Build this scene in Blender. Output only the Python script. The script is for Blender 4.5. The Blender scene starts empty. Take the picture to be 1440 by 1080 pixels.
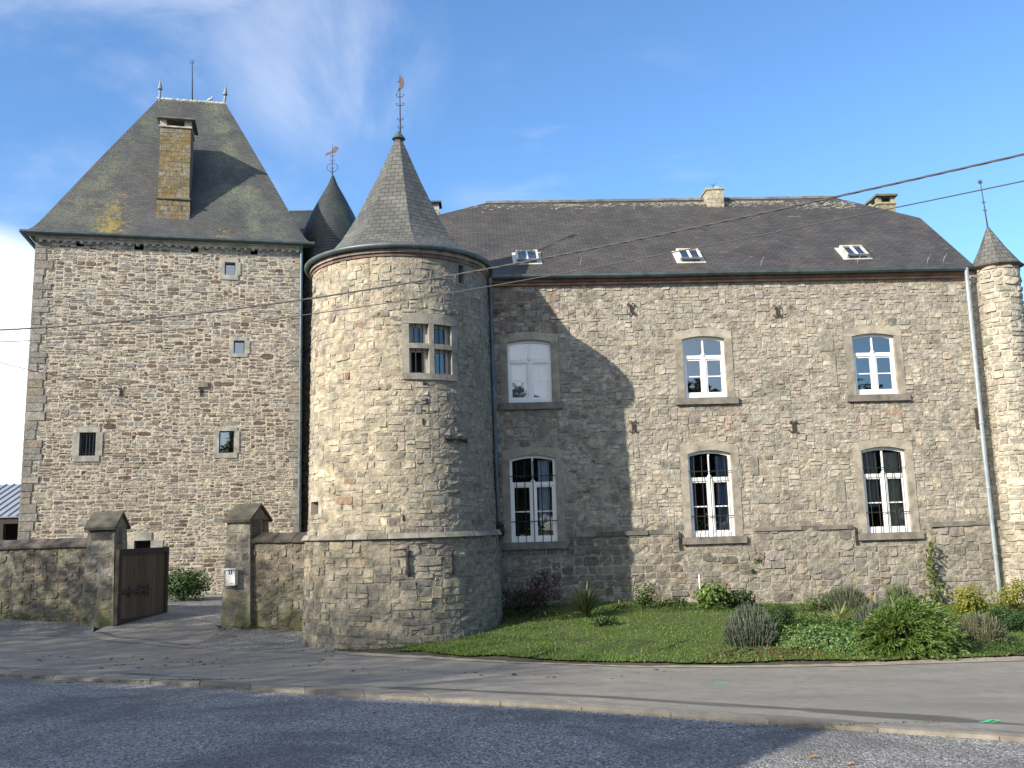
import bpy, math, random
import numpy as np
from math import sin, cos, tan, radians as R, pi, atan2, sqrt
random.seed(7); RNG = np.random.default_rng(11)
S = bpy.context.scene
COL = S.collection
# ------------------------------------------------------------------ camera
EYE = 2.6
FPX, TH, RO = 1307.0, math.atan(0.1507), R(1.64)
_F = np.array([0, cos(TH), sin(TH)]); _R0 = np.array([1., 0, 0]); _U0 = np.array([0, -sin(TH), cos(TH)])
_RR = cos(RO)*_R0 - sin(RO)*_U0; _UU = cos(RO)*_U0 + sin(RO)*_R0
cam = bpy.data.cameras.new('camera'); camo = bpy.data.objects.new('camera', cam); COL.objects.link(camo)
from mathutils import Matrix, Vector
camo.matrix_world = Matrix(((_RR[0], _UU[0], -_F[0], 0), (_RR[1], _UU[1], -_F[1], 0), (_RR[2], _UU[2], -_F[2], EYE), (0, 0, 0, 1)))
cam.sensor_width = 36; cam.lens = 36*FPX/1440; cam.clip_end = 3000; cam.clip_start = .05
S.camera = camo
# ------------------------------------------------------------------ light
SUN_AZ, SUN_EL = 229.5, 27.0          # azimuth clockwise from +Y
w = bpy.data.worlds.new('World'); S.world = w; w.use_nodes = True
nt = w.node_tree; nt.nodes.clear()
def N(nt, t, **k):
    n = nt.nodes.new(t)
    for a, b in k.items():
        if a == 'inp':
            for i, v in b.items(): n.inputs[i].default_value = v
        else: setattr(n, a, b)
    return n
out = N(nt, 'ShaderNodeOutputWorld'); bg = N(nt, 'ShaderNodeBackground'); sky = N(nt, 'ShaderNodeTexSky')
sky.sky_type = 'NISHITA'; sky.sun_disc = False; sky.sun_elevation = R(SUN_EL); sky.sun_rotation = R(SUN_AZ)
sky.air_density = 1.0; sky.dust_density = .05; sky.ozone_density = 3.0; sky.altitude = 250
L = nt.links.new
geo = N(nt, 'ShaderNodeTexCoord')
def dirmask(d, lo, hi):
    d = np.array(d, float); d /= np.linalg.norm(d)
    v = N(nt, 'ShaderNodeVectorMath', operation='DOT_PRODUCT'); v.inputs[1].default_value = tuple(d); L(geo.outputs['Generated'], v.inputs[0])
    m = N(nt, 'ShaderNodeMapRange', interpolation_type='SMOOTHSTEP'); m.inputs[1].default_value = lo; m.inputs[2].default_value = hi
    L(v.outputs['Value'], m.inputs[0]); return m.outputs[0]
def wnoise(sc, det, rough, dist, lo, hi, stretch=(1, 1, 1), rot=(0, 0, 0)):
    mp = N(nt, 'ShaderNodeMapping'); mp.inputs[2].default_value = rot; mp.inputs[3].default_value = stretch; L(geo.outputs['Generated'], mp.inputs[0])
    n = N(nt, 'ShaderNodeTexNoise'); n.inputs['Scale'].default_value = sc; n.inputs['Detail'].default_value = det
    n.inputs['Roughness'].default_value = rough; n.inputs['Distortion'].default_value = dist; L(mp.outputs[0], n.inputs[0])
    m = N(nt, 'ShaderNodeMapRange', interpolation_type='SMOOTHSTEP'); m.inputs[1].default_value = lo; m.inputs[2].default_value = hi
    L(n.outputs[0], m.inputs[0]); return m.outputs[0]
def wmath(op, a, b):
    m = N(nt, 'ShaderNodeMath', operation=op, use_clamp=True)
    for i, x in enumerate((a, b)):
        if isinstance(x, (int, float)): m.inputs[i].default_value = x
        else: L(x, m.inputs[i])
    return m.outputs[0]
def ray(px, py):
    d = _F*FPX + _RR*(px-720) + _UU*(540-py)
    return d/np.linalg.norm(d)
hz = wmath('MULTIPLY', wmath('MULTIPLY', dirmask(ray(90, 90), .945, .998), wnoise(3.4, 7, .58, .35, .36, .78, (1, 1, 1.9), (0, .6, 0))), .42)
wisp = wmath('MULTIPLY', wmath('MULTIPLY', dirmask(ray(455, 70), .990, .9995), wnoise(5.5, 7, .58, .3, .36, .75, (1, 1, .6), (0, .9, 0))), .30)
cum = wmath('MULTIPLY', dirmask(ray(-60, 560), .984, .9925), wnoise(6, 6, .55, .2, .30, .46))
low = wmath('MULTIPLY', wmath('MULTIPLY', dirmask(ray(830, 250), .985, .999), wnoise(6, 4, .5, .2, .45, .8, (1, 1, 4), (0, -.25, 0))), .22)
tot = wmath('MAXIMUM', wmath('MAXIMUM', hz, wisp), wmath('MAXIMUM', cum, low))
sunside_fill = wmath('MULTIPLY', wmath('MULTIPLY', dirmask((-.6, -.7, .38), .35, .85), wnoise(2.4, 6, .55, .2, .22, .55)), .85)   # unseen bright cloud added on the sun's side as neutral fill for shade
tot = wmath('MAXIMUM', tot, sunside_fill)
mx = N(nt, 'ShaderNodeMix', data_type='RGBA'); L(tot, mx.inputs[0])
SKYG = N(nt, 'ShaderNodeMix', data_type='RGBA', blend_type='MULTIPLY'); SKYG.inputs[0].default_value = 1; SKYG.inputs[7].default_value = (.82, 1.04, 1.20, 1)
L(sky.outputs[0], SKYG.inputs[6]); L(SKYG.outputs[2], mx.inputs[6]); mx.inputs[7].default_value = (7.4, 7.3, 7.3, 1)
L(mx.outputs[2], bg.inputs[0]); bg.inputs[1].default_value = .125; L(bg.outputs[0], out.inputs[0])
sl = bpy.data.lights.new('sun', 'SUN'); sl.energy = 5.0; sl.angle = R(.53); sl.color = (1, .905, .755)
so = bpy.data.objects.new('sun', sl); COL.objects.link(so)
sd = Vector((sin(R(SUN_AZ))*cos(R(SUN_EL)), cos(R(SUN_AZ))*cos(R(SUN_EL)), sin(R(SUN_EL))))
so.rotation_euler = sd.to_track_quat('Z', 'Y').to_euler(); so.location = (-30, -20, 40)
S.view_settings.view_transform = 'Standard'; S.view_settings.look = 'None'; S.view_settings.exposure = 0.76; S.view_settings.gamma = 1
# ------------------------------------------------------------------ projection helpers
def P(px, py, Y):
    d = ray(px, py); t = Y/d[1]; return np.array([d[0]*t, Y, EYE+d[2]*t])
CP = [(720, 988, 11.2), (0, 947, 16.0), (380, 968, 13.3), (1145, 1018, 9.6), (1400, 1036, 8.7), (860, 997, 10.6),
      (0, 890, 22.6), (0, 871, 24.2), (140, 881, 23.4), (330, 884, 22.6), (425, 905, 20.7), (500, 915, 19.0), (600, 906, 19.2), (690, 872, 21.4),
      (800, 930, 16.6), (1100, 935, 15.4), (1440, 928, 15.0), (450, 916, 18.8), (240, 910, 20.6),
      (850, 850, 22.7), (1020, 852, 22.8), (1400, 852, 23.1), (290, 838, 30.0), (100, 838, 29.0)]
pts = [(p[0], p[1], p[2]) for p in (P(*c) for c in CP)]
pts += [(0, 0, .92), (-8, 0, .95), (8, 0, .9), (0, -15, 1.2), (-30, 12, .8), (30, 8, .5), (-40, 30, .9), (-30, 60, .7), (0, 60, .6), (40, 40, .6),
        (1.0, 6.5, .58), (-4, 6.5, .58), (-100, 150, 0), (100, 150, 0), (-100, -60, 1), (100, -60, 1), (0, 150, 0), (-10, 36, .55), (5, 34, .6), (-20, 36, .5), (-27, 33, .5), (-19, 28, .5), (-24, 41, .55)]
_p = np.array(pts); NTP = len(_p)
def _U(r2): return np.where(r2 > 1e-12, .5*r2*np.log(np.maximum(r2, 1e-12)), 0)
_K = _U(((_p[:, None, :2]-_p[None, :, :2])**2).sum(2)) + np.eye(NTP)*1.2
_Q = np.hstack([np.ones((NTP, 1)), _p[:, :2]])
_A = np.zeros((NTP+3, NTP+3)); _A[:NTP, :NTP] = _K; _A[:NTP, NTP:] = _Q; _A[NTP:, :NTP] = _Q.T
_W = np.linalg.solve(_A, np.concatenate([_p[:, 2], np.zeros(3)]))
def gz(x, y):
    x = np.asarray(x, float); y = np.asarray(y, float); sh = x.shape; q = np.stack([x.ravel(), y.ravel()], 1)
    r2 = ((q[:, None, :]-_p[None, :, :2])**2).sum(2)
    z = _U(r2)@_W[:NTP] + _W[NTP] + q@_W[NTP+1:]
    return z.reshape(sh) if sh else float(z[0])
def G(px, py):                                       # where the sight line meets the terrain
    d = ray(px, py); t = 5.0
    for _ in range(4000):
        if EYE+d[2]*t <= gz(d[0]*t, d[1]*t): break
        t += .02
    return np.array([d[0]*t, d[1]*t, gz(d[0]*t, d[1]*t)])
# ------------------------------------------------------------------ mesh helpers
class MB:
    def __init__(s): s.v = []; s.f = []; s.c = []; s.uv = []; s.n = 0; s.sm = False
    def add(s, v, f, c=(.5, .5, .5), uv=None):
        v = np.asarray(v, float).reshape(-1, 3); s.v.append(v)
        c = np.asarray(c, float)
        s.c.append(np.tile(c, (len(v), 1)) if c.ndim == 1 else c)
        s.uv.append(np.zeros((len(v), 2)) if uv is None else np.asarray(uv, float))
        n = s.n; s.f.extend([tuple(i+n for i in q) for q in f]); s.n += len(v)
        return s
    def addq(s, v, fa, c, uv=None):                  # fa: int array (m,4)
        return s.add(v, fa.tolist(), c, uv)
def grid_faces(nu, nv):
    i = np.arange(nu-1)[:, None]; j = np.arange(nv-1)[None, :]
    a = (i*nv+j).ravel(); return np.stack([a, a+nv, a+nv+1, a+1], 1)
BOXF = [(0, 1, 3, 2), (4, 6, 7, 5), (0, 4, 5, 1), (2, 3, 7, 6), (0, 2, 6, 4), (1, 5, 7, 3)]
def box(mb, x0, x1, y0, y1, z0, z1, c=(.5, .5, .5), m=None):
    v = np.array([(x, y, z) for x in (x0, x1) for y in (y0, y1) for z in (z0, z1)], float)
    if m is not None: v = m(v[:, 0], v[:, 1], v[:, 2])
    return mb.add(v, BOXF, c)
def tube(mb, pts, r, n=8, c=(.5, .5, .5), cap=True):
    pts = [np.array(p, float) for p in pts]; rs = r if hasattr(r, '__len__') else [r]*len(pts)
    V = []; prev = None
    for i, p in enumerate(pts):
        t = pts[min(i+1, len(pts)-1)]-pts[max(i-1, 0)]; t /= (np.linalg.norm(t)+1e-9)
        a = np.cross(t, [0, 0, 1]) if prev is None else prev - t*np.dot(prev, t)
        if np.linalg.norm(a) < 1e-4: a = np.cross(t, [0, 1, 0])
        a /= np.linalg.norm(a); prev = a; b = np.cross(t, a)
        for k in range(n):
            q = 2*pi*k/n; V.append(p+rs[i]*(a*cos(q)+b*sin(q)))
    F = [(i*n+k, i*n+(k+1) % n, (i+1)*n+(k+1) % n, (i+1)*n+k) for i in range(len(pts)-1) for k in range(n)]
    if cap: F += [tuple(range(n))[::-1], tuple(range((len(pts)-1)*n, len(pts)*n))]
    return mb.add(V, F, c)
def lathe(mb, c0, prof, n=24, c=(.5, .5, .5), a0=0, a1=2*pi, uv=False):
    full = abs(a1-a0-2*pi) < 1e-6; k = n if full else n+1
    V = []; UVs = []; s = 0
    for j, (r, z) in enumerate(prof):
        if j: s += math.hypot(r-prof[j-1][0], z-prof[j-1][1])
        for i in range(k):
            a = a0+(a1-a0)*i/n; V.append((c0[0]+r*sin(a), c0[1]-r*cos(a), c0[2]+z)); UVs.append((a*prof[0][0], s))
    F = []
    for j in range(len(prof)-1):
        for i in range(n):
            i2 = (i+1) % k; F.append((j*k+i, j*k+i2, (j+1)*k+i2, (j+1)*k+i))
    return mb.add(V, F, c, UVs)
def prism(mb, poly, mapf, d0, d1, c=(.5, .5, .5)):   # poly (u,v) ccw extruded along d
    n = len(poly); u = [p[0] for p in poly]*2; v = [p[1] for p in poly]*2; d = [d0]*n+[d1]*n
    V = mapf(np.array(u), np.array(v), np.array(d))
    F = [(i, (i+1) % n, n+(i+1) % n, n+i) for i in range(n)] + [tuple(range(n))[::-1], tuple(range(n, 2*n))]
    return mb.add(V, F, c)
def ploc(o):
    v = np.zeros(3)
    while o is not None: v += np.array(o.location); o = o.parent
    return v
def obj(name, mb, mat, parent=None, smooth=False, origin=None):
    me = bpy.data.meshes.new(name)
    V = np.vstack(mb.v) if mb.v else np.zeros((0, 3)); C = np.vstack(mb.c); U = np.vstack(mb.uv)
    off = ploc(parent)
    if parent is None and origin is None: origin = (V[:, 0].mean(), V[:, 1].mean(), V[:, 2].min())
    loc = np.zeros(3) if parent is not None else np.array(origin, float)
    V = V-off-loc
    me.from_pydata(V.tolist(), [], mb.f); me.update()
    at = me.color_attributes.new('Col', 'FLOAT_COLOR', 'POINT')
    at.data.foreach_set('color', np.hstack([C, np.ones((len(C), 1))]).astype(np.float32).ravel())
    uvl = me.uv_layers.new(name='UVMap'); li = np.zeros(len(me.loops), np.int32); me.loops.foreach_get('vertex_index', li)
    uvl.data.foreach_set('uv', U[li].astype(np.float32).ravel())
    if smooth: me.polygons.foreach_set('use_smooth', [True]*len(me.polygons))
    me.materials.append(mat)
    o = bpy.data.objects.new(name, me); o.location = loc; COL.objects.link(o)
    if parent is not None: o.parent = parent
    return o
def fixn(o):
    import bmesh
    b = bmesh.new(); b.from_mesh(o.data); bmesh.ops.recalc_face_normals(b, faces=b.faces); b.to_mesh(o.data); b.free(); return o
def thing(name, label, cat, loc, group=None):
    o = bpy.data.objects.new(name, None); o.empty_display_size = .3; o.location = tuple(loc); COL.objects.link(o)
    o['label'] = label; o['category'] = cat
    if group: o['group'] = group
    return o
def tag(o, label, cat, group=None, kind=None):
    o['label'] = label; o['category'] = cat
    if group: o['group'] = group
    if kind: o['kind'] = kind
    return o
def struct(name, mb, mat, parent=None, **k):
    o = obj(name, mb, mat, parent, **k)
    if parent is None: o['kind'] = 'structure'
    return o
# ------------------------------------------------------------------ materials
def mat(name):
    m = bpy.data.materials.new(name); m.use_nodes = True; t = m.node_tree; t.nodes.clear()
    o = N(t, 'ShaderNodeOutputMaterial'); b = N(t, 'ShaderNodeBsdfPrincipled'); t.links.new(b.outputs[0], o.inputs[0])
    return m, t, b
def noise(t, sc, det=4, rough=.55, dist=0, co='Object', stretch=None, lo=None, hi=None):
    tc = N(t, 'ShaderNodeTexCoord'); src = tc.outputs[co]
    if co == 'World':
        pass
    if stretch:
        mp = N(t, 'ShaderNodeMapping'); mp.inputs[3].default_value = stretch; t.links.new(src, mp.inputs[0]); src = mp.outputs[0]
    n = N(t, 'ShaderNodeTexNoise'); n.inputs['Scale'].default_value = sc; n.inputs['Detail'].default_value = det
    n.inputs['Roughness'].default_value = rough; n.inputs['Distortion'].default_value = dist; t.links.new(src, n.inputs[0])
    if lo is None: return n.outputs[0]
    m = N(t, 'ShaderNodeMapRange', interpolation_type='SMOOTHSTEP'); m.inputs[1].default_value = lo; m.inputs[2].default_value = hi
    t.links.new(n.outputs[0], m.inputs[0]); return m.outputs[0]
def mixc(t, fac, a, b, mode='MIX'):
    m = N(t, 'ShaderNodeMix', data_type='RGBA', blend_type=mode)
    for i, x in ((0, fac), (6, a), (7, b)):
        if isinstance(x, (int, float)): m.inputs[i].default_value = x
        elif isinstance(x, tuple): m.inputs[i].default_value = (*x[:3], 1)
        else: t.links.new(x, m.inputs[i])
    return m.outputs[2]
def mth(t, op, a, b=0, clamp=False):
    m = N(t, 'ShaderNodeMath', operation=op, use_clamp=clamp)
    for i, x in enumerate((a, b)):
        if isinstance(x, (int, float)): m.inputs[i].default_value = x
        else: t.links.new(x, m.inputs[i])
    return m.outputs[0]
def ramp01(t, x, lo, hi, a=0., b=1.):
    m = N(t, 'ShaderNodeMapRange'); m.inputs[1].default_value = lo; m.inputs[2].default_value = hi; m.inputs[3].default_value = a; m.inputs[4].default_value = b
    t.links.new(x, m.inputs[0]); return m.outputs[0]
def bump(t, b, h, st=.5, dist=.02):
    n = N(t, 'ShaderNodeBump'); n.inputs['Strength'].default_value = st; n.inputs['Distance'].default_value = dist
    t.links.new(h, n.inputs['Height']); t.links.new(n.outputs[0], b.inputs['Normal'])
def attr(t):
    a = N(t, 'ShaderNodeAttribute'); a.attribute_name = 'Col'; return a.outputs['Color']
def setc(t, b, c):
    if isinstance(c, tuple): b.inputs['Base Color'].default_value = (*c, 1)
    else: t.links.new(c, b.inputs['Base Color'])
def simple(name, col, rough=.7, metal=0, var=.25, sc=8, bs=.15, useattr=False):
    m, t, b = mat(name); base = attr(t) if useattr else col
    f = noise(t, sc, 5, .6); g = ramp01(t, f, .3, .7, 1-var, 1+var)
    c = mixc(t, 1., base if not isinstance(base, tuple) else base, (1, 1, 1), 'MULTIPLY')
    mm = N(t, 'ShaderNodeMix', data_type='RGBA', blend_type='MULTIPLY'); mm.inputs[0].default_value = 1
    t.links.new(c, mm.inputs[6]); cb = N(t, 'ShaderNodeCombineColor')
    for i in range(3): t.links.new(g, cb.inputs[i])
    t.links.new(cb.outputs[0], mm.inputs[7]); setc(t, b, mm.outputs[2])
    b.inputs['Roughness'].default_value = rough; b.inputs['Metallic'].default_value = metal
    if bs: bump(t, b, noise(t, sc*6, 4, .6), bs, .01)
    return m
def stone_mat(name, stain=(.12, .11, .10), stf=.35, lich=(.5, .5, .42), lf=.25, bs=.9, greenlow=None):
    m, t, b = mat(name); c = attr(t)
    f = noise(t, 7, 8, .72); g = ramp01(t, f, .28, .72, .50, 1.50)
    c = mixc(t, mth(t, 'MULTIPLY', noise(t, .45, 7, .7, .6, lo=.46, hi=.62), stf*.75), c, (.235, .225, .20))
    cb = N(t, 'ShaderNodeCombineColor')
    for i in range(3): t.links.new(g, cb.inputs[i])
    c = mixc(t, 1., c, cb.outputs[0], 'MULTIPLY')
    c = mixc(t, mth(t, 'MULTIPLY', noise(t, 1.4, 8, .72, .6, lo=.50, hi=.66), stf), c, stain)
    c = mixc(t, mth(t, 'MULTIPLY', noise(t, 30, 3, .6, lo=.60, hi=.70), lf), c, lich)
    c = mixc(t, mth(t, 'MULTIPLY', noise(t, 24, 4, .75, lo=.55, hi=.63), .55), c, stain)
    if greenlow is not None:
        tc = N(t, 'ShaderNodeTexCoord'); sx = N(t, 'ShaderNodeSeparateXYZ'); t.links.new(tc.outputs['Object'], sx.inputs[0])
        lowm = ramp01(t, sx.outputs[2], greenlow[0], greenlow[1], 1, 0)
        mm = mth(t, 'MULTIPLY', lowm, noise(t, 2.5, 5, .6, lo=.35, hi=.62))
        c = mixc(t, mth(t, 'MULTIPLY', mm, .75), c, (.12, .13, .045))
    setc(t, b, c); b.inputs['Roughness'].default_value = .92
    h = mth(t, 'ADD', mth(t, 'MULTIPLY', noise(t, 11, 6, .75), 1.), mth(t, 'MULTIPLY', noise(t, 45, 3, .6), .3))
    bump(t, b, h, bs, .045); return m
def slate_mat(name, c1, c2, sw, sh, patches, rough=.55, mort=.012, bs=.6):
    m, t, b = mat(name)
    uv = N(t, 'ShaderNodeUVMap'); br = N(t, 'ShaderNodeTexBrick'); t.links.new(uv.outputs[0], br.inputs[0])
    br.inputs['Color1'].default_value = (*c1, 1); br.inputs['Color2'].default_value = (*c2, 1); br.inputs['Mortar'].default_value = (.012, .012, .013, 1)
    br.inputs['Scale'].default_value = 1; br.inputs['Mortar Size'].default_value = mort*.5; br.inputs['Brick Width'].default_value = sw; br.inputs['Row Height'].default_value = sh; br.offset = .5
    c = br.outputs[0]
    g = ramp01(t, noise(t, 1.3, 5, .6), .3, .7, .75, 1.25); cb = N(t, 'ShaderNodeCombineColor')
    for i in range(3): t.links.new(g, cb.inputs[i])
    c = mixc(t, 1., c, cb.outputs[0], 'MULTIPLY')
    for (sc, lo, hi, f, col, stre) in patches:
        k = noise(t, sc, 6, .68, .3, stretch=stre, lo=lo, hi=hi)
        k = mth(t, 'MULTIPLY', k, noise(t, 16, 3, .7, lo=.38, hi=.56))
        c = mixc(t, mth(t, 'MULTIPLY', k, f), c, col)
    setc(t, b, c); b.inputs['Roughness'].default_value = rough
    # each slate tilts up towards its lower edge
    sx = N(t, 'ShaderNodeSeparateXYZ'); t.links.new(uv.outputs[0], sx.inputs[0])
    fr = mth(t, 'FRACT', mth(t, 'DIVIDE', sx.outputs[1], sh))
    h = mth(t, 'SUBTRACT', mth(t, 'MULTIPLY', mth(t, 'SUBTRACT', 1, fr), .5), br.outputs['Fac'])
    h = mth(t, 'ADD', h, mth(t, 'MULTIPLY', noise(t, 9, 4, .6), .7))
    bump(t, b, h, bs, .02); return m, t, b
def leaf_mat(name, trans=.35, rough=.5):
    m = bpy.data.materials.new(name); m.use_nodes = True; t = m.node_tree; t.nodes.clear()
    o = N(t, 'ShaderNodeOutputMaterial'); b = N(t, 'ShaderNodeBsdfPrincipled'); tr = N(t, 'ShaderNodeBsdfTranslucent'); mx = N(t, 'ShaderNodeMixShader')
    a = attr(t); t.links.new(a, b.inputs['Base Color']); t.links.new(a, tr.inputs[0]); b.inputs['Roughness'].default_value = rough
    mx.inputs[0].default_value = trans; t.links.new(b.outputs[0], mx.inputs[1]); t.links.new(tr.outputs[0], mx.inputs[2]); t.links.new(mx.outputs[0], o.inputs[0]); return m
def glass_mat(name, refl, tint=(.9, .95, 1.)):
    m = bpy.data.materials.new(name); m.use_nodes = True; t = m.node_tree; t.nodes.clear()
    o = N(t, 'ShaderNodeOutputMaterial'); g = N(t, 'ShaderNodeBsdfGlossy'); tr = N(t, 'ShaderNodeBsdfTransparent'); mx = N(t, 'ShaderNodeMixShader')
    g.inputs['Roughness'].default_value = .015; tr.inputs[0].default_value = (*tint, 1)
    fr = N(t, 'ShaderNodeFresnel'); fr.inputs[0].default_value = 1.5
    bp = N(t, 'ShaderNodeBump'); bp.inputs['Strength'].default_value = .06; bp.inputs['Distance'].default_value = .01; t.links.new(noise(t, 3, 2, .5), bp.inputs['Height']); t.links.new(bp.outputs[0], g.inputs['Normal'])
    f = mth(t, 'ADD', fr.outputs[0], refl, True); t.links.new(f, mx.inputs[0]); t.links.new(tr.outputs[0], mx.inputs[1]); t.links.new(g.outputs[0], mx.inputs[2]); t.links.new(mx.outputs[0], o.inputs[0]); return m

M = {}
M['wing'] = stone_mat('wing_limestone', stain=(.13, .12, .10), stf=.5, bs=1.)
M['keep'] = stone_mat('keep_rubble', stain=(.20, .18, .15), stf=.25, lf=.12)
M['tower'] = stone_mat('tower_limestone', stain=(.13, .12, .10), stf=.62, bs=1.)
M['yard'] = stone_mat('yard_wall_stone', stain=(.05, .05, .045), stf=.45, lf=.15, greenlow=(.2, 1.3))
M['dress'] = simple('dressed_stone', (.3, .27, .22), .9, useattr=True, var=.38, sc=4, bs=.6)
M['white'] = simple('white_painted_wood', (.80, .80, .78), .45, var=.05, sc=6, bs=.05)
M['zinc'] = simple('zinc_metal', (.10, .13, .14), .5, .5, var=.3, sc=4, bs=.05)
M['zincl'] = simple('pale_zinc', (.36, .42, .46), .42, .5, var=.15, sc=4, bs=.03)
M['iron'] = simple('wrought_iron', (.035, .03, .03), .7, .3, var=.3, sc=20, bs=.2)
M['rust'] = simple('rusty_iron', (.055, .038, .03), .85, .1, var=.4, sc=14, bs=.3)
M['gold'] = simple('gilded_metal', (.12, .088, .075), .5, .4, var=.2, sc=20, bs=.05)
M['dark'] = simple('dark_interior', (.02, .02, .02), .95, var=.1, bs=0)
M['inner'] = simple('inner_plaster', (.16, .14, .11), .95, var=.1, bs=0)
M['curt'] = simple('curtain_cloth', (.50, .56, .62), .9, var=.08, bs=0, useattr=True)
M['glass'] = glass_mat('window_glass', .09)
M['glassb'] = glass_mat('upper_window_glass', .26)
M['leaf'] = leaf_mat('leaves')
M['bark'] = simple('bark', (.09, .07, .05), .95, var=.4, sc=10, bs=.6)
M['wood'] = None
# ------------------------------------------------------------------ masonry
def pack(nu, nv, blocked, wr, hr, rng, hmix=None):
    occ = blocked.copy(); res = []; rowh = rng.integers(hr[0], hr[1]+1, nv)
    for j in range(nv):
        i = 0
        while i < nu:
            if occ[i, j]: i += 1; continue
            a = 0
            while i+a < nu and not occ[i+a, j] and a < wr[1]+wr[0]: a += 1
            h = int(rowh[j]) if rng.random() < .80 else int(rng.integers(hr[0], hr[1]+1))
            if hmix is not None and rng.random() < hmix[0]: h = int(rng.integers(hmix[1], hmix[2]+1))
            wd = int(rng.integers(wr[0], wr[1]+1)); wd = max(wd, int(h*.9))
            if a-wd < wr[0]: wd = a if a <= wr[1] else a//2
            wd = max(1, min(wd, a))
            hh = 1
            while hh < h and j+hh < nv and not occ[i:i+wd, j+hh].any(): hh += 1
            if j+hh < nv and nv-(j+hh) < hr[0] and not occ[i:i+wd, j+hh:nv].any(): hh = nv-j
            occ[i:i+wd, j:j+hh] = True; res.append((i, j, i+wd, j+hh)); i += wd
    return res
def masonry(mb, mapf, u0, u1, v0, v1, cu, cv, wr, hr, colf, mortar, hole=None, block=None, gap=.012, h=(.015, .035), rough=.007, seed=1, hmix=None, back=True, d0=0., corner=.5, skew=1.):
    rng = np.random.default_rng(seed)
    nu = int(round((u1-u0)/cu)); nv = int(round((v1-v0)/cv)); cu = (u1-u0)/nu; cv = (v1-v0)/nv
    uc = u0+(np.arange(nu)+.5)*cu; vc = v0+(np.arange(nv)+.5)*cv; UU, VV = np.meshgrid(uc, vc, indexing='ij')
    hm = hole(UU, VV) if hole else np.zeros((nu, nv), bool)
    bm = (block(UU, VV) | hm) if block else hm.copy()
    if back:
        g = np.arange((nu+1)*(nv+1)).reshape(nu+1, nv+1)
        gu, gv = np.meshgrid(u0+np.arange(nu+1)*cu, v0+np.arange(nv+1)*cv, indexing='ij')
        V = mapf(gu.ravel(), gv.ravel(), np.full(gu.size, d0)+rng.normal(0, .003, gu.size))
        k = ~hm; F = np.stack([g[:-1, :-1][k], g[1:, :-1][k], g[1:, 1:][k], g[:-1, 1:][k]], 1)
        mc = np.array([mortar(a, b, rng) if callable(mortar) else mortar for a, b in zip(gu.ravel(), gv.ravel())]) if callable(mortar) else mortar
        mb.addq(V, F, mc)
    for (i0, j0, i1, j1) in pack(nu, nv, bm, wr, hr, rng, hmix):
        a0, a1, b0, b1 = u0+i0*cu, u0+i1*cu, v0+j0*cv, v0+j1*cv
        W, H = a1-a0, b1-b0; ku = int(np.clip(round(W/.10)+2, 4, 7)); kv = int(np.clip(round(H/.08)+2, 4, 5))
        bu, bv = max(.6, 1-.026/W*1.), max(.5, 1-.024/H*1.); ru = np.concatenate([[-1], np.linspace(-bu, bu, ku-2), [1]]); rv = np.concatenate([[-1], np.linspace(-bv, bv, kv-2), [1]])
        s, t = np.meshgrid(ru, rv, indexing='ij'); s = s.ravel(); t = t.ravel()
        gg = gap*rng.uniform(.5, 1.3); hw, hh = W/2-gg, H/2-gg
        if hw < .006 or hh < .006: continue
        cr = corner*min(hw, hh)
        S_, T_ = s*hw, t*hh
        rad = (np.abs(s)**5)*(np.abs(t)**5); S_ = S_-np.sign(s)*cr*rad*.55; T_ = T_-np.sign(t)*cr*rad*.55
        S_ = S_+rng.normal(0, 1, len(s))*min(.09*hw, .010); T_ = T_+rng.normal(0, 1, len(s))*min(.09*hh, .007)
        k1, k2 = rng.normal(0, .006, 2)*1.2*skew; T_ = T_+k1*s*min(1, H/.2)*.7; S_ = S_+k2*t*.5
        edge = (np.abs(s) > .95) | (np.abs(t) > .95)
        hgt = rng.uniform(*h); tilt = rng.normal(0, .004, 2)
        D = np.where(edge, -.008, hgt+rng.normal(0, rough, len(s))+tilt[0]*s+tilt[1]*t)
        um, vm = (a0+a1)/2, (b0+b1)/2
        V = mapf(um+S_, vm+T_, D+d0)
        c = np.array(colf(um, vm, rng)); cc = np.clip(c[None]*(1+rng.normal(0, .05, (len(s), 1))), .01, .9)
        mb.addq(V, grid_faces(ku, kv), cc)
def plane_map(O, ud, bat=0, W=1, H=1):
    O = np.array(O, float); ud = np.array([ud[0], ud[1], 0.]); nd = np.array([ud[1], -ud[0], 0.])
    def f(u, v, d):
        u = np.asarray(u, float); v = np.asarray(v, float); d = np.asarray(d, float)+0*u
        uu = u-bat*(H-v)*(1-u/W)
        p = O[None]+uu[:, None]*ud[None]+d[:, None]*nd[None]; p[:, 2] = v; return p
    f.O = O; f.ud = ud; f.nd = nd; return f
def hit(mp, px, py, d=0):                             # (u, z) where a sight line meets the wall plane
    r = ray(px, py); Q = mp.O+mp.nd*d; Q = np.array([Q[0], Q[1], 0]); n = mp.nd
    C = np.array([0, 0, EYE]); t = np.dot((Q-C)*[1, 1, 0], n)/np.dot(r, n); p = C+r*t
    return float(np.dot((p-mp.O)[:2], mp.ud[:2])), float(p[2])
def pickc(rng, pal):
    w_ = np.array([p[0] for p in pal]); k = rng.choice(len(pal), p=w_/w_.sum()); c = np.array(pal[k][1])
    return c*rng.uniform(.80, 1.18)*rng.uniform(.97, 1.03, 3)
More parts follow.
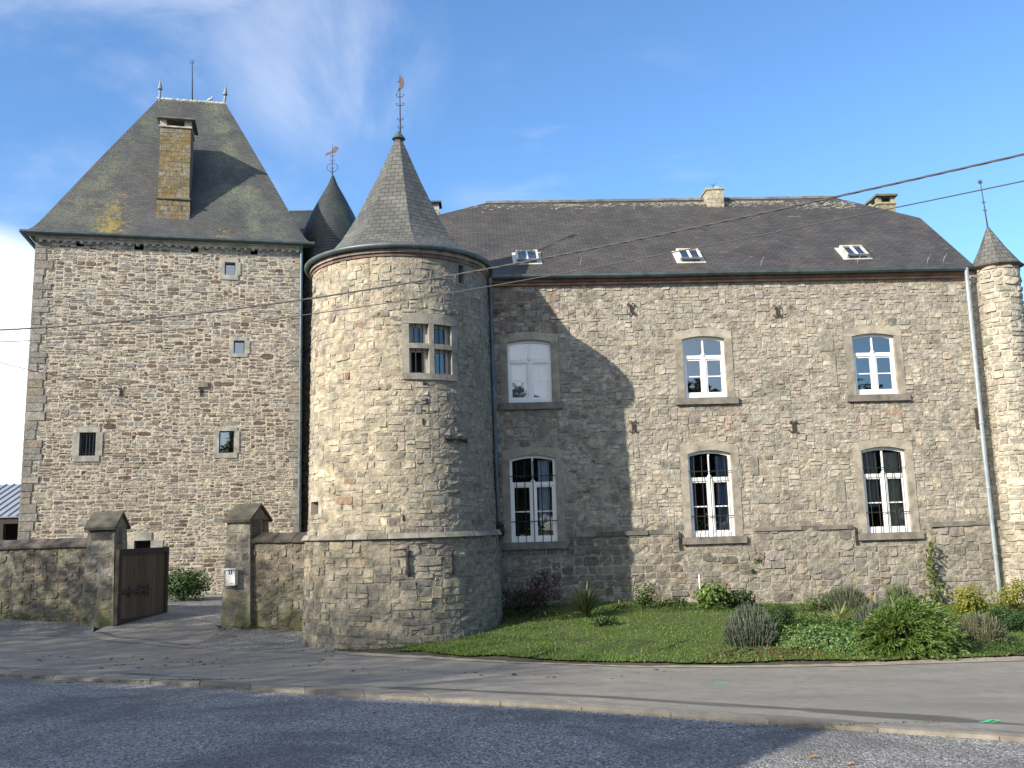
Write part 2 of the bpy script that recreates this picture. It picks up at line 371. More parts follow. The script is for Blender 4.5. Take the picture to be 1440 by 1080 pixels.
# ------------------------------------------------------------------ building pieces
def bx(mb, mp, u0, u1, v0, v1, d0, d1, c=(.5, .5, .5)): return box(mb, u0, u1, v0, v1, d0, d1, c, m=mp)
def strip(mb, mp, us, lo, hi, d0, d1, c=(.5, .5, .5)):
    n = len(us); us = np.array(us, float); lo = np.array(lo, float)+0*us; hi = np.array(hi, float)+0*us
    V = np.vstack([mp(us, lo, d0+0*us), mp(us, hi, d0+0*us), mp(us, lo, d1+0*us), mp(us, hi, d1+0*us)])
    F = []
    for i in range(n-1):
        a, b, e, f = i, n+i, 2*n+i, 3*n+i
        F += [(a, b, b+1, a+1), (e, e+1, f+1, f), (b, f, f+1, b+1), (a, a+1, e+1, e)]
    F += [(0, 2*n, 3*n, n), (n-1, 2*n-1, 4*n-1, 3*n-1)]
    return mb.add(V, F, c)
def facepoly(mb, pts, c=(.1, .1, .1), sub=0):
    p = [np.array(q, float) for q in pts]; n = np.cross(p[1]-p[0], p[2]-p[0]); n /= np.linalg.norm(n)
    if n[2] < 0: n = -n
    hu = np.cross([0, 0, 1.], n); hu = hu/np.linalg.norm(hu) if np.linalg.norm(hu) > 1e-4 else np.array([1., 0, 0]); hv = np.cross(n, hu)
    return mb.add(p, [tuple(range(len(p)))], c, [(np.dot(q, hu), np.dot(q, hv)) for q in p])
def dcol(rng=RNG, base=(.27, .245, .20)): return np.array(base)*rng.uniform(.9, 1.1)
def window(mp, parent, uc, zb, w_, h_, rise, glass, grille=False, curtain=None, sillw=.25, surr=.19, fdep=-.13, blind=False):
    top = lambda u: zb+h_-rise*(2*(np.asarray(u)-uc)/w_)**2
    wn = obj('window', _frame(mp, uc, zb, w_, h_, rise, top, fdep), M['white'], parent)
    s = MB(); hh = w_/2
    bx(s, mp, uc-hh-surr, uc-hh, zb, zb+h_-rise+.0, -.22, .022, dcol()); bx(s, mp, uc+hh, uc+hh+surr, zb, zb+h_-rise, -.22, .022, dcol())
    us = np.linspace(-hh, hh, 13)+uc; 
    us2 = np.linspace(-hh-surr, hh+surr, 17)+uc; lo = np.where(np.abs(us2-uc) < hh, top(us2), zb+h_-rise+.002)
    hi = zb+h_+.20-rise*1.15*(2*(us2-uc)/(w_+2*surr))**2
    us3 = np.sort(np.concatenate([us2, [uc-hh, uc+hh]])); lo3 = np.where(np.abs(us3-uc) <= hh+1e-6, top(us3), zb+h_-rise+.002); hi3 = np.interp(us3, us2, hi)
    strip(s, mp, us3, lo3, hi3, -.22, .024, dcol(base=(.30, .27, .22)))
    obj('window_surround', s, M['dress'], wn)
    s = MB(); bx(s, mp, uc-hh-sillw, uc+hh+sillw, zb-.17, zb-.002, -.2, .09, (.17, .155, .135)); obj('window_sill', s, M['dress'], wn)
    g = MB(); us = np.linspace(-hh+.02, hh-.02, 9)+uc; dg = fdep+.02; tt = top(us)-.02
    V = np.vstack([mp(us, zb+.03+0*us, dg+0*us), mp(us, tt, dg+0*us)]); g.add(V, [(i, i+1, 10+i, 9+i) for i in range(8)]); obj('window_pane', g, glass, wn)
    if grille:
        g = MB(); dd = -.03
        for v in (zb+h_*.235, zb+h_*.755): tube(g, mp([uc-hh-.05, uc+hh+.05], [v, v], [dd, dd]), .011, 5)
        for k in range(5):
            u = uc+(k-2)*w_*.178; tube(g, mp([u, u], [zb-.01, zb+h_*.93], [dd+.012, dd+.012]), .010, 5)
        obj('window_grille', g, M['iron'], wn)
    if curtain:
        for (a, b, col, zt, zbm) in curtain:
            g = MB(); n = 60; us = np.linspace(uc+a*hh, uc+b*hh, n); dd = fdep-.13+.035*np.sin(us*55)+.01*np.sin(us*23)
            z0, z1 = zb+zbm*h_, zb+zt*h_
            V = np.vstack([mp(us, z0+0*us, dd), mp(us, z1+0*us, dd)]); g.add(V, [(i, i+1, n+i+1, n+i) for i in range(n-1)], col); obj('curtain', g, M['curt'], wn)
    return wn
def _frame(mp, uc, zb, w_, h_, rise, top, dp):
    f = MB(); hh = w_/2; a, b = dp-.03, dp+.045; zt = zb+h_*.665; tk = .045
    bx(f, mp, uc-hh, uc-hh+.065, zb+.1, zb+h_-rise, a, b); bx(f, mp, uc+hh-.065, uc+hh, zb+.1, zb+h_-rise, a, b)
    bx(f, mp, uc-hh, uc+hh, zb, zb+.1, a, b+.004)
    us = np.linspace(-hh, hh, 13)+uc; strip(f, mp, us, np.minimum(top(us)-.075, 99), top(us)+.01, a, b-.002)
    bx(f, mp, uc-hh+.06, uc+hh-.06, zt-tk, zt+tk, a, b+.012)
    bx(f, mp, uc-.05, uc+.05, zb+.1, zt-tk, a, b+.008); bx(f, mp, uc-.010, uc+.010, zb+.11, zt-tk-.01, b+.009, b+.016)
    bx(f, mp, uc-.02, uc+.02, zt+tk, zb+h_-.06, a+.01, b-.006)
    lathe(f, mp([uc], [zt+tk-.01], [b-.01])[0], [(0, -.04), (.045, -.02), (.055, .03), (.03, .07), (0, .09)], 8)
    for sgn in (-1, 1):
        x0, x1 = sorted((uc+sgn*.05, uc+sgn*(hh-.065)))
        bx(f, mp, x0, x0+.04, zb+.1, zt-tk, a+.012, b-.012); bx(f, mp, x1-.04, x1, zb+.1, zt-tk, a+.012, b-.012)
        bx(f, mp, x0+.04, x1-.04, zb+.1, zb+.15, a+.012, b-.0125); bx(f, mp, x0+.04, x1-.04, zt-tk-.04, zt-tk, a+.012, b-.0125)
        zm = (zb+.15+zt-tk-.04)/2; bx(f, mp, x0+.04, x1-.04, zm-.014, zm+.014, a+.02, b-.02)
    return f
PAL_WING = [(6, (.385, .35, .288)), (4, (.35, .33, .282)), (1.4, (.405, .355, .272)), (1.2, (.30, .28, .243)), (.5, (.21, .20, .172)), (.5, (.43, .395, .325)), (.2, (.37, .30, .23))]
# ------------------------------------------------------------------ main wing
A = P(695, 600, 23.0); a_ = R(2.2)
wm = plane_map((A[0], A[1], 0), (cos(a_), sin(a_)))
UL = -2.6; URR = hit(wm, 1372, 600)[0]; UR = URR+.22
ZS = hit(wm, 1130, 741)[1]; ZT = hit(wm, 1000, 386.5)[1]
print('wing', UL, UR, ZS, ZT, 'ground', gz(*wm([5], [0], [0])[0][:2]))
WB = wm([(UL+UR)/2], [0], [3.]); wing = thing('manor_wing', 'long two storey stone wing with white windows, right of the round tower', 'building', (WB[0][0], WB[0][1]+4, 0.3))
wins = []
for (px, py, w_, h_) in ((746, 567, 1.10, 1.60), (992, 560, 1.08, 1.58), (1231.7, 555.6, 1.10, 1.58)):
    u, z = hit(wm, px, py, -.1); wins.append((u, z, w_, h_, .07, 0))
for (px, py, w_, h_) in ((752, 762, 1.14, 2.13), (1002.5, 754.5, 1.09, 2.13), (1249, 748.7, 1.13, 2.13)):
    u, z = hit(wm, px, py, -.1); wins.append((u, z, w_, h_, .09, 1))
def w_hole(U, V):
    m = np.zeros(U.shape, bool)
    for (u, z, w_, h_, r_, k) in wins: m |= (np.abs(U-u) < w_/2+.06) & (V > z-.06) & (V < z+h_+.06)
    return m
def w_block(U, V):
    m = np.zeros(U.shape, bool)
    for (u, z, w_, h_, r_, k) in wins:
        x = np.abs(U-u); hi = z+h_+.20-r_*1.15*(2*x/(w_+.38))**2
        m |= (x < w_/2+.17) & (V > z-.12) & (V < hi); m |= (x < w_/2+.23) & (V > z-.15) & (V < z)
    return m
def wing_col(u, v, rng):
    c = pickc(rng, PAL_WING)
    for (wu, z, w_, h_, r_, k) in wins[:3]:
        if abs(u-wu) < .75 and z-1.15 < v < z-.1 and rng.random() < .18: c = np.array((.34, .26, .20))*rng.uniform(.8, 1.15)
    if abs(u-.75) < .95 and wins[0][1]+wins[0][3]+.1 < v < ZT-.3 and rng.random() < .25: c = np.array((.20, .14, .115))*rng.uniform(.7, 1.2)
    if v > ZT-.35 and rng.random() < .15: c = np.array((.38, .29, .22))*rng.uniform(.8, 1.1)
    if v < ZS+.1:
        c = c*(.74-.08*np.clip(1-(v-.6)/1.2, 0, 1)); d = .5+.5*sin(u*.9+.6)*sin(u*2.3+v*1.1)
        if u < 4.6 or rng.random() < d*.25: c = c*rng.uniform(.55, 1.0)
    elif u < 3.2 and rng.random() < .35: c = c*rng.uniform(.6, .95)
    if v > ZT-.22 and rng.random() < .5: c = c*1.15
    return c
def wing_mort(u, v, rng):
    c = np.array((.36, .325, .262))
    for (wu, z, w_, h_, r_, k) in wins[:3]:
        if abs(u-wu) < .7 and z-1.0 < v < z-.15: c = np.array((.345, .262, .20))
    if abs(u-.75) < .95 and wins[0][1]+wins[0][3] < v < ZT-.3: c = np.array((.27, .19, .14))
    return c*rng.uniform(.8, 1.1)
mb = MB()
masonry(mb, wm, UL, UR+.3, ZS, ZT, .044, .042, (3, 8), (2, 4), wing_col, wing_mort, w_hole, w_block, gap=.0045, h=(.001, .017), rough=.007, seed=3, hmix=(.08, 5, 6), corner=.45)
notch = [(u-w_/2-.36, u+w_/2+.38, z-.30) for (u, z, w_, h_, r_, k) in wins if k]
notch[0] = (-.4, notch[0][1], notch[0][2])
def inn(U, V):
    m = np.zeros(np.shape(U), bool)
    for (a, b, z) in notch: m |= (U > a) & (U < b) & (V > z)
    return m
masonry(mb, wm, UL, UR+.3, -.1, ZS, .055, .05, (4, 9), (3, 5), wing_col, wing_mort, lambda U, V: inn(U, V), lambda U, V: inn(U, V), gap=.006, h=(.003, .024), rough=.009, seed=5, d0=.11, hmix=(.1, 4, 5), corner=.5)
for k, (a, b, z) in enumerate(notch):
    masonry(mb, wm, a-.03, b+.03, z-.03, ZS, .06, .055, (3, 6), (2, 4), wing_col, wing_mort, w_hole, w_block, gap=.007, h=(.002, .02), seed=20+k, rough=.007)
    bx(mb, wm, a-.05, a, z-.05, ZS, -.02, .118, (.3, .28, .22)); bx(mb, wm, b, b+.05, z-.05, ZS, -.02, .118, (.3, .28, .22)); bx(mb, wm, a-.05, b+.05, z-.09, z-.02, -.02, .12, (.24, .22, .18))
# side and rear walls (plain backing)
DEP = 7.6
def wpt(u, d, z): return wm([u], [z], [d])[0]
rs_ = tan(R(40)); URL_ = hit(wm, 683, 294, -3.8)[0]; UK_ = hit(wm, 683, 294, -3.8)[0]-1.9; print('ridge', URL_, UK_); zk = ZT+.03
k_t = 2.45; r_t = DEP/2
def wallq(u0, d0, u1, d1, z0, z1, c=(.3, .28, .23)):
    mb.add([wpt(u0, d0, z0), wpt(u1, d1, z0), wpt(u1, d1, z1), wpt(u0, d0, z1)], [(0, 1, 2, 3)], c)
wallq(UR+.28, 0, UR+.28, -DEP, -.1, ZT); wallq(UL, -DEP, UL, 0, -.1, ZT); wallq(UR+.28, -DEP, UL, -DEP, -.1, ZT)
for uu in (UL, UR+.28):
    mb.add([wpt(uu, 0, ZT), wpt(uu, -DEP, ZT), wpt(uu, -DEP+k_t, ZT+k_t*rs_), wpt(uu, -k_t, ZT+k_t*rs_)], [(0, 1, 2, 3)], (.3, .28, .23))
obj('wall', mb, M['wing'], wing)
# ledge along the top of the plinth
rng = np.random.default_rng(9); runs = []; e_ = UL
for (a, b, z) in notch: runs.append((e_, a-.05)); e_ = b+.05
runs.append((e_, UR+.28))
for (ra, rb) in runs:
    if rb-ra < .3: continue
    mb = MB(); u = ra
    while u < rb-.05:
        e = min(u+rng.uniform(.35, .8), rb)
        bx(mb, wm, u+.001, e-.001, ZS-.06-rng.uniform(0, .03), ZS+rng.uniform(.01, .04), -.05, .135+rng.uniform(0, .04), np.array((.15, .14, .12))*rng.uniform(.6, 1.4)); u = e
    obj('string_course', mb, M['dress'], wing)
mb = MB(); bx(mb, wm, UL, UR+.2, -.1, -.05, -DEP, -.2); bx(mb, wm, UL+.1, UR+.2, ZS+2.0, ZS+2.1, -DEP+.1, -.25); bx(mb, wm, UL+.1, UR+.2, ZS-.75, ZS-.65, -DEP+.1, -.25); bx(mb, wm, UL+.1, UR+.2, ZS-.7, ZT, -3.2, -3.1)
obj('inner_wall', mb, M['inner'], wing)
cb1 = (.20, .27, .34); cw = (.55, .58, .6)
for i, (u, z, w_, h_, r_, k) in enumerate(wins):
    cur = None
    if i == 0: cur = [(-.9, .9, (.30, .36, .40), .95, .03)]
    if i == 3: cur = [(.25, .75, (.42, .50, .56), .94, .2)]
    if i == 4: cur = [(-.95, -.6, (.13, .20, .29), .94, .05), (.35, .92, (.16, .24, .34), .94, .05)]
    if i == 5: cur = [(-.95, -.1, (.26, .28, .27), .96, .3), (.15, .8, (.40, .42, .34), .94, .08)]
    window(wm, wing, u, z, w_, h_, r_, M['glassb'] if k == 0 else M['glass'], k == 1, cur)
# roof
M['slate'], _, _ = slate_mat('wing_slate', (.048, .0445, .041), (.066, .061, .056), .22, .115,
    [(1.2, .50, .70, .5, (.12, .092, .076), (1, 1, 1)), (5, .62, .70, .7, (.22, .22, .19), (.4, 1, 1))], rough=.6, bs=.4)
def roof_ground(z): return z
ov = .16
e0 = zk+.02
def rp(u, t): return wpt(u, -t, e0+(t+ov)*rs_)      # point on the front slope, t metres behind the wall
uR, uL = URR+.34, UL-.1
mb = MB()
F1 = [rp(uL, -ov), rp(uR, -ov), rp(uR, k_t), rp(uR-1.9, r_t), rp(URL_, r_t), rp(uL, k_t)]
facepoly(mb, F1)
def rpb(u, t): return wpt(u, -(DEP-t), e0+(t+ov)*rs_)
facepoly(mb, [rpb(uR, -ov), rpb(uL, -ov), rpb(uL, k_t), rpb(URL_, r_t), rpb(uR-1.9, r_t), rpb(uR, k_t)])
facepoly(mb, [rp(uR, k_t), rpb(uR, k_t), rp(uR-1.9, r_t)]); facepoly(mb, [rpb(uL, k_t), rp(uL, k_t), rp(URL_, r_t)])
th = np.array([0, 0, -.07]); facepoly(mb, [p+th for p in F1][::-1])
for a, b in ((0, 1), (1, 2), (5, 0)): mb.add([F1[a], F1[b], F1[b]+th, F1[a]+th], [(0, 1, 2, 3)])
roof = obj('roof', mb, M['slate'], wing)
# crust of lichen below the ridge is in a band of its own: real growth on the slates
mb = MB(); rng = np.random.default_rng(4)
nrm = np.cross(rp(1, 0)-rp(0, 0), rp(0, 1)-rp(0, 0)); nrm /= np.linalg.norm(nrm)
for k in range(1500):
    u = rng.uniform(uL+2, uR-1.5); t = r_t-.16-abs(rng.normal(0, .13))
    dens = .25+.9*(.5+.5*sin(u*1.7+1)*sin(u*.63+2)) if u > 2 else .2
    if u > 6.2: dens += .3
    if u > 9: t -= rng.uniform(0, .4)
    if rng.random() > dens: continue
    p = rp(u, t); s = rng.uniform(.012, .045); q = rng.uniform(0, 6)
    e1 = (rp(1, 0)-rp(0, 0)); e2 = (rp(0, 1)-rp(0, 0)); e2 /= np.linalg.norm(e2)
    V = [p+nrm*(.004)+(e1*cos(a+q)*1.5+e2*sin(a+q)*.8)*s*rng.uniform(.6, 1.3) for a in np.linspace(0, 2*pi, 6)[:-1]]+[p+nrm*.014]
    mb.add(V, [(i, (i+1) % 5, 5) for i in range(5)], np.array((.20, .20, .165))*rng.uniform(.6, 1.25))
for (px, py) in ((1300, 336), (1240, 362), (1245, 371), (1222, 340), (1290, 350)):
    pass
lich = obj('lichen_crust', mb, M['dress'], roof); lich['kind'] = 'stuff'
mb = MB(); u = URL_
while u < uR-1.9:
    bx(mb, plane_map((wm.O[0], wm.O[1], 0), wm.ud[:2]), u, min(u+.38, uR-1.9), e0+(r_t+ov)*rs_-.03, e0+(r_t+ov)*rs_+.035+RNG.uniform(0, .01), -r_t-.06, -r_t+.06, np.array((.16, .155, .15))*RNG.uniform(.8, 1.2)); u += .385
obj('ridge_tiles', mb, M['dress'], roof)
# gutter, wooden eave board and brick cornice under it
mb = MB(); g0, g1 = .05, URR-.02; gzz = e0-.03
prof = [(-.0, 0), (.01, -.06), (.05, -.10), (.11, -.10), (.15, -.06), (.16, 0), (.152, 0), (.14, -.05), (.10, -.085), (.055, -.085), (.02, -.05), (.01, 0)]
def extr(mb, mp, prof, ua, ub, d0, z0, c=(.5, .5, .5), sag=0, n=12):
    us = np.linspace(ua, ub, n); k = len(prof); V = []
    for u in us:
        V += list(mp([u]*k, [z0+p[1]+sag*sin(u*1.3) for p in prof], [d0+p[0] for p in prof]))
    F = [(i*k+j, i*k+(j+1) % k, (i+1)*k+(j+1) % k, (i+1)*k+j) for i in range(n-1) for j in range(k)]
    mb.add(V, F, c)
extr(mb, wm, prof, g0, g1, .17, gzz, sag=.008)
obj('gutter', fix := mb, M['zinc'], wing)
mb = MB(); bx(mb, wm, g0-.3, URR, gzz-.17, gzz-.03, -.02, .165, (.17, .10, .07)); bx(mb, wm, g0-.3, URR, gzz-.23, gzz-.172, -.02, .10, (.30, .18, .13)); obj('eave_cornice', mb, M['dress'], wing)
# roof windows
M['skyglass'] = glass_mat('roof_window_glass', .35)
def rframe(u, t):
    o = rp(u, t); e1 = wm.ud; e2 = rp(u, t+1)-o; e2 = e2/np.linalg.norm(e2); n = np.cross(e1, e2)
    return lambda a, b, c: (o[None]+np.outer(a, e1)+np.outer(b, e2)+np.outer(c, n))
def on_roof(px, py):
    r = ray(px, py); o = rp(0, 0); t = np.dot(o-[0, 0, EYE], nrm)/np.dot(r, nrm); p = np.array([0, 0, EYE])+r*t
    return float(np.dot((p-wm.O)[:2], wm.ud[:2])), float(-np.dot((p-wm.O)[:2], wm.nd[:2]))
for (px, py) in ((742, 371), (972, 369), (1206, 364)):
    u, t = on_roof(px, py); m_ = rframe(u, t)
    f = MB(); h2 = .29
    box(f, -h2, -h2+.05, 0, .62, 0, .13, (.45, .43, .36), m_); box(f, h2-.05, h2, 0, .62, 0, .13, (.45, .43, .36), m_); box(f, -h2+.05, h2-.05, .57, .62, 0, .13, (.45, .43, .36), m_)
    box(f, -h2+.05, h2-.05, 0, .05, 0, .09, (.10, .09, .08), m_); box(f, -.022, .022, .05, .57, .08, .128, (.6, .6, .58), m_)
    box(f, -h2-.09, h2+.09, -.07, .70, .004, .022, (.42, .44, .44), m_)
    sk = obj('skylight', f, M['dress'], roof)
    g = MB(); g.add(m_([-h2+.04, h2-.04, h2-.04, -h2+.04], [.04, .04, .58, .58], [.10]*4), [(0, 1, 2, 3)]); obj('skylight_pane', g, M['skyglass'], sk)
    g = MB(); box(g, -h2, h2, -.02, .0, .115, .15, (.3, .32, .34), m_); obj('skylight_lip', g, M['zincl'], sk)
for (px, py) in ((816, 374), (1070, 374), (1206, 370), (1304, 370), (1327, 368)):
    u, t = on_roof(px, py); m_ = rframe(u, t); g = MB()
    tube(g, m_([0, 0, .02, .04, .02], [0, .02, .03, .01, -.02], [0, .08, .14, .2, .25]), .008, 5); obj('snow_hook', g, M['zincl'], roof)
# chimneys on the wing
def chimney(name, mp, u, d, z0, zt, wu, wd, col, par, cap=True, lean=0, mat_=None):
    c = MB(); rng = np.random.default_rng(int(abs(u)*100)+5)
    z = z0
    while z < zt-.02:
        hh = rng.uniform(.11, .17); k = int(rng.integers(2, 4)); xs = np.linspace(-wu/2, wu/2, k+1)
        for i in range(k):
            j = rng.uniform(-.006, .012); bx(c, mp, u+xs[i]+.004, u+xs[i+1]-.004, z+.004, min(z+hh, zt)-.004, d-wd/2-j, d+wd/2+j, np.array(col)*rng.uniform(.75, 1.2))
        z += hh
    bx(c, mp, u-wu/2+.012, u+wu/2-.012, z0, zt-.01, d-wd/2+.012, d+wd/2-.012, np.array(col)*.9)
    o = obj(name, c, mat_ or M['yardc'], par)
    return o
M['yardc'] = stone_mat('chimney_stone', stain=(.12, .12, .07), stf=.4)
u, t = on_roof(1005, 288); zr = e0+(t+ov)*rs_
ch = chimney('chimney', wm, u, -t-.28, zr-.5, zr+.42, .50, .85, (.42, .37, .28), roof)
g = MB(); bx(g, wm, u-.28, u+.28, zr+.42, zr+.47, -t-.74, -t+.17, (.30, .28, .2)); 
for k in range(7): box(g, *(lambda a, b, cz: (a-.06, a+.06, b-.06, b+.06, cz, cz+.09))(*(wpt(u+RNG.uniform(-.2, .2), -t-RNG.uniform(0, .6), 0)[:2]), zr+.47), (.4, .38, .33))
obj('chimney_cap', g, M['dress'], ch)
g = MB(); q = wpt(u+.02, -t-.1, zr+.5); tube(g, [q, q+[0, 0, .2]], .008, 5); tube(g, [q+[0, 0, .12], q+[.10, 0, .22]], .006, 5); tube(g, [q+[.0, 0, .1], q+[-.06, 0, .2]], .006, 5); obj('chimney_wire', g, M['iron'], ch)
pp = P(1242, 291, wpt(10, -r_t-1.3, 0)[1]); uc2 = float(np.dot((pp-wm.O)[:2], wm.ud[:2]))
dC = r_t+1.3; ztop = P(1242, 279, pp[1])[2]
ch = chimney('chimney', wm, uc2, -dC, ztop-2.2, ztop-.22, .58, .7, (.33, .31, .2), roof)
g = MB()
for sx_ in (-1, 1):
    for sy in (-1, 1): bx(g, wm, uc2+sx_*.22-.07, uc2+sx_*.22+.07, ztop-.22, ztop-.03, -dC+sy*.26-.08, -dC+sy*.26+.08, (.3, .28, .2))
bx(g, wm, uc2-.35, uc2+.35, ztop-.03, ztop+.035, -dC-.45, -dC+.45, (.12, .12, .10)); bx(g, wm, uc2-.32, uc2+.32, ztop-.27, ztop-.215, -dC-.38, -dC+.38, (.3, .29, .22)); obj('chimney_cap', g, M['dress'], ch)
pp = P(609, 300, 28.5); uc3 = float(np.dot((pp-wm.O)[:2], wm.ud[:2])); ztop = P(612, 288, 28.5)[2]; dC = 28.5-23
ch = chimney('chimney', wm, uc3, -dC, ztop-3, ztop-.28, .45, .6, (.35, .33, .28), roof)
g = MB(); bx(g, wm, uc3-.2, uc3+.2, ztop-.29, ztop-.03, -dC-.2, -dC+.2, (.3, .3, .3)); bx(g, wm, uc3-.28, uc3+.28, ztop-.05, ztop, -dC-.32, -dC+.32, (.06, .06, .06)); obj('chimney_cap', g, M['dress'], ch)
# wall anchors shaped like two back-to-back hooks
def anchor(mp, u, z, s=.11):
    g = MB(); bx(g, mp, u-.028, u+.028, z-.07, z+.07, .0, .05)
    for sg in (-1, 1):
        for sv in (-1, 1):
            uu = u+sg*np.array([.020, .018, .026, .050, .078, .092, .088]); vv = z+sv*np.array([.0, .07, .115, .140, .138, .112, .088])
            tube(g, mp(uu, vv, .05+0*uu), [.020, .019, .017, .016, .015, .014, .018], 5)
    return g
for (px, py) in ((887, 435), (1092, 438), (890, 600), (1115, 600)):
    u, z = hit(wm, px, py); obj('wall_anchor', anchor(wm, u, z), M['rust'], wing)
g = MB(); u, z = hit(wm, 1376, 588, .1); bx(g, wm, u-.035, u+.035, z-.26, z+.26, .0, .06); obj('wall_anchor', g, M['rust'], wing)
# pale upright infill stones, each a part of its own
for (px, py, ww, hh) in ((1162, 480, .34, .50), (1172, 520, .14, .85), (1132, 490, .10, .13), (1038, 668, .18, .6), (1075, 700, .62, .25), (1060, 655, .2, .45), (1182, 690, .22, .55), (797, 480, .1, .5)):
    mb = MB(); u, z = hit(wm, px, py); bx(mb, wm, u-ww/2, u+ww/2, z-hh/2, z+hh/2, -.02, .020+RNG.uniform(0, .008), np.array((.27, .255, .215))*RNG.uniform(.85, 1.15) if ww*hh > .02 else np.array((.50, .45, .34)))
    obj('infill_stone', mb, M['wing'], wing)
# down pipes
def pipe(name, pts, r, m_, par, brk=()):
    g = MB(); tube(g, pts, r, 10)
    pts = [np.array(p, float) for p in pts]
    L_ = np.cumsum([0]+[np.linalg.norm(pts[i+1]-pts[i]) for i in range(len(pts)-1)])
    for s in brk:
        q = s*L_[-1]; i = max(0, np.searchsorted(L_, q)-1); t_ = (q-L_[i])/(L_[i+1]-L_[i]); c_ = pts[i]*(1-t_)+pts[i+1]*t_; d_ = (pts[i+1]-pts[i]); d_ /= np.linalg.norm(d_)
        tube(g, [c_-d_*.025, c_+d_*.025], r*1.25, 10)
    return obj(name, g, m_, par, smooth=False)
u1_, z1_ = hit(wm, 1358, 385, .2); u2_, z2_ = hit(wm, 1405, 835, .2)
pipe('downpipe', [wm([u1_], [gzz-.02], [.26])[0], wm([u1_+.01], [gzz-.35], [.22])[0], wm([(u1_+u2_)/2], [4], [.20])[0], wm([u2_], [gz(*wm([u2_], [0], [.2])[0][:2])-.05], [.22])[0]], .052, M['zincl'], wing, (.27, .47, .66, .85))
print('downpipe u', u1_, u2_)
# ------------------------------------------------------------------ round tower
TC = P(565, 600, 21.2); TCx, TCy = TC[0], TC[1]; R0 = 2.05
zS = P(565, 752, 19.1)[2]; zE = P(566, 352, 19.1)[2]
def Rt(v):
    return np.where(v < zS, 2.145+.05*(zS-v)/2.5, 2.00+.085*(zE-v)/(zE-zS))
def cmap(u, v, d):
    u = np.asarray(u, float); v = np.asarray(v, float); d = np.asarray(d, float)+0*u; a = u/R0; r = Rt(v)+d
    return np.stack([TCx+r*np.sin(a), TCy-r*np.cos(a), v+0*a], 1)
def chit(px, py, rad=2.07, c=(TCx, TCy)):
    r = ray(px, py); ox, oy = -c[0], -c[1]; a = r[0]**2+r[1]**2; b = 2*(ox*r[0]+oy*r[1]); cc = ox*ox+oy*oy-rad*rad
    dsc = b*b-4*a*cc; t = (-b-sqrt(max(dsc, 0)))/(2*a); x, y, z = r[0]*t, r[1]*t, EYE+r[2]*t
    return atan2(x-c[0], -(y-c[1]))*R0, z
print('tower', TC, zS, zE)
tower = thing('round_tower', 'big round stone corner tower with octagonal slate spire and stone cross window beside the road', 'tower', (TCx, TCy, .2))
c4 = [chit(*p) for p in ((575, 454), (604, 483), (610, 456), (637, 486), (574, 489), (603, 525), (610, 491), (637, 527))]
um = (c4[1][0]+c4[2][0])/2; ow = .43; mu = .055
uA0, uA1, uB0, uB1 = um-mu-ow, um-mu, um+mu, um+mu+ow
zt1, zt0 = c4[0][1], c4[1][1]; zb1, zb0 = c4[4][1], c4[5][1]
ops = [(uA0, uA1, zt0, zt1), (uB0, uB1, zt0, zt1), (uA0, uA1, zb0, zb1), (uB0, uB1, zb0, zb1)]
sl1 = chit(651, 385); sq1 = chit(443.5, 715); sl2 = chit(691, 720)
holes_t = ops+[(sl1[0]-.08, sl1[0]+.08, sl1[1]-.21, sl1[1]+.21), (sq1[0]-.24, sq1[0]+.20, sq1[1]-.13, sq1[1]+.14)]
def t_hole(U, V):
    m = np.zeros(U.shape, bool)
    for (a, b, c, d) in holes_t: m |= (U > a-.05) & (U < b+.05) & (V > c-.05) & (V < d+.05)
    return m
def t_block(U, V):
    m = (U > uA0-.165) & (U < uB1+.165) & (V > zb0-.16) & (V < zt1+.24)
    m |= (np.abs(U-sq1[0]+.02) < .36) & (np.abs(V-sq1[1]) < .24)
    m |= (np.abs(U-sl1[0]) < .14) & (np.abs(V-sl1[1]) < .26)
    return m
PAL_T = [(5, (.44, .39, .295)), (4, (.385, .35, .275)), (3, (.31, .285, .235)), (1.5, (.50, .44, .33)), (.8, (.24, .22, .185)), (.08, (.26, .17, .12))]
PAL_TB = [(4, (.36, .32, .235)), (4, (.30, .275, .22)), (2, (.24, .22, .18)), (1, (.40, .35, .25))]
mb = MB()
def tcol(u, v, rng):
    c = pickc(rng, PAL_T)
    k = np.clip((u-.2)/1.2, 0, 1)*.7; c = c*(1-k)+np.array((.17, .165, .155))*rng.uniform(.75, 1.2)*k      # older grey stones, darkened further: shade away from the sun put into the colour
    if v > zE-.25: c = c*.9+np.array((.05, .03, .01))
    return c
masonry(mb, cmap, -2.0*R0, 1.75*R0, zS, zE, .052, .046, (3, 9), (2, 4), tcol, lambda u, v, r: np.array((.40, .345, .25))*(1-.35*np.clip((u-.2)/1.2, 0, 1)), t_hole, t_block, gap=.0045, h=(.001, .016), rough=.007, seed=8, hmix=(.12, 4, 4), corner=.5)  # mortar carries the same painted shade on the flank away from the sun
masonry(mb, cmap, -2.0*R0, 1.75*R0, -.4, zS, .055, .05, (3, 9), (2, 4), lambda u, v, r: pickc(r, PAL_TB)*(.92-.35*np.clip((u-.3)/1.5, 0, 1)), (.27, .24, .18), None, None, gap=.006, h=(.003, .024), rough=.009, seed=12, hmix=(.1, 4, 5), corner=.5)  # base stones darken away from the sun too, shade put into the colour
lathe(mb, (TCx, TCy, 0), [(2.1, -.4), (1.98, zE)], 24, (.3, .27, .22), 1.75, 2*pi-2.0)
obj('wall', mb, M['tower'], tower)
g = MB(); lathe(g, (TCx, TCy, 0), [(1.62, 0), (1.62, zE-.1), (0, zE-.1)], 32); obj('inner_wall', g, M['dark'], tower)
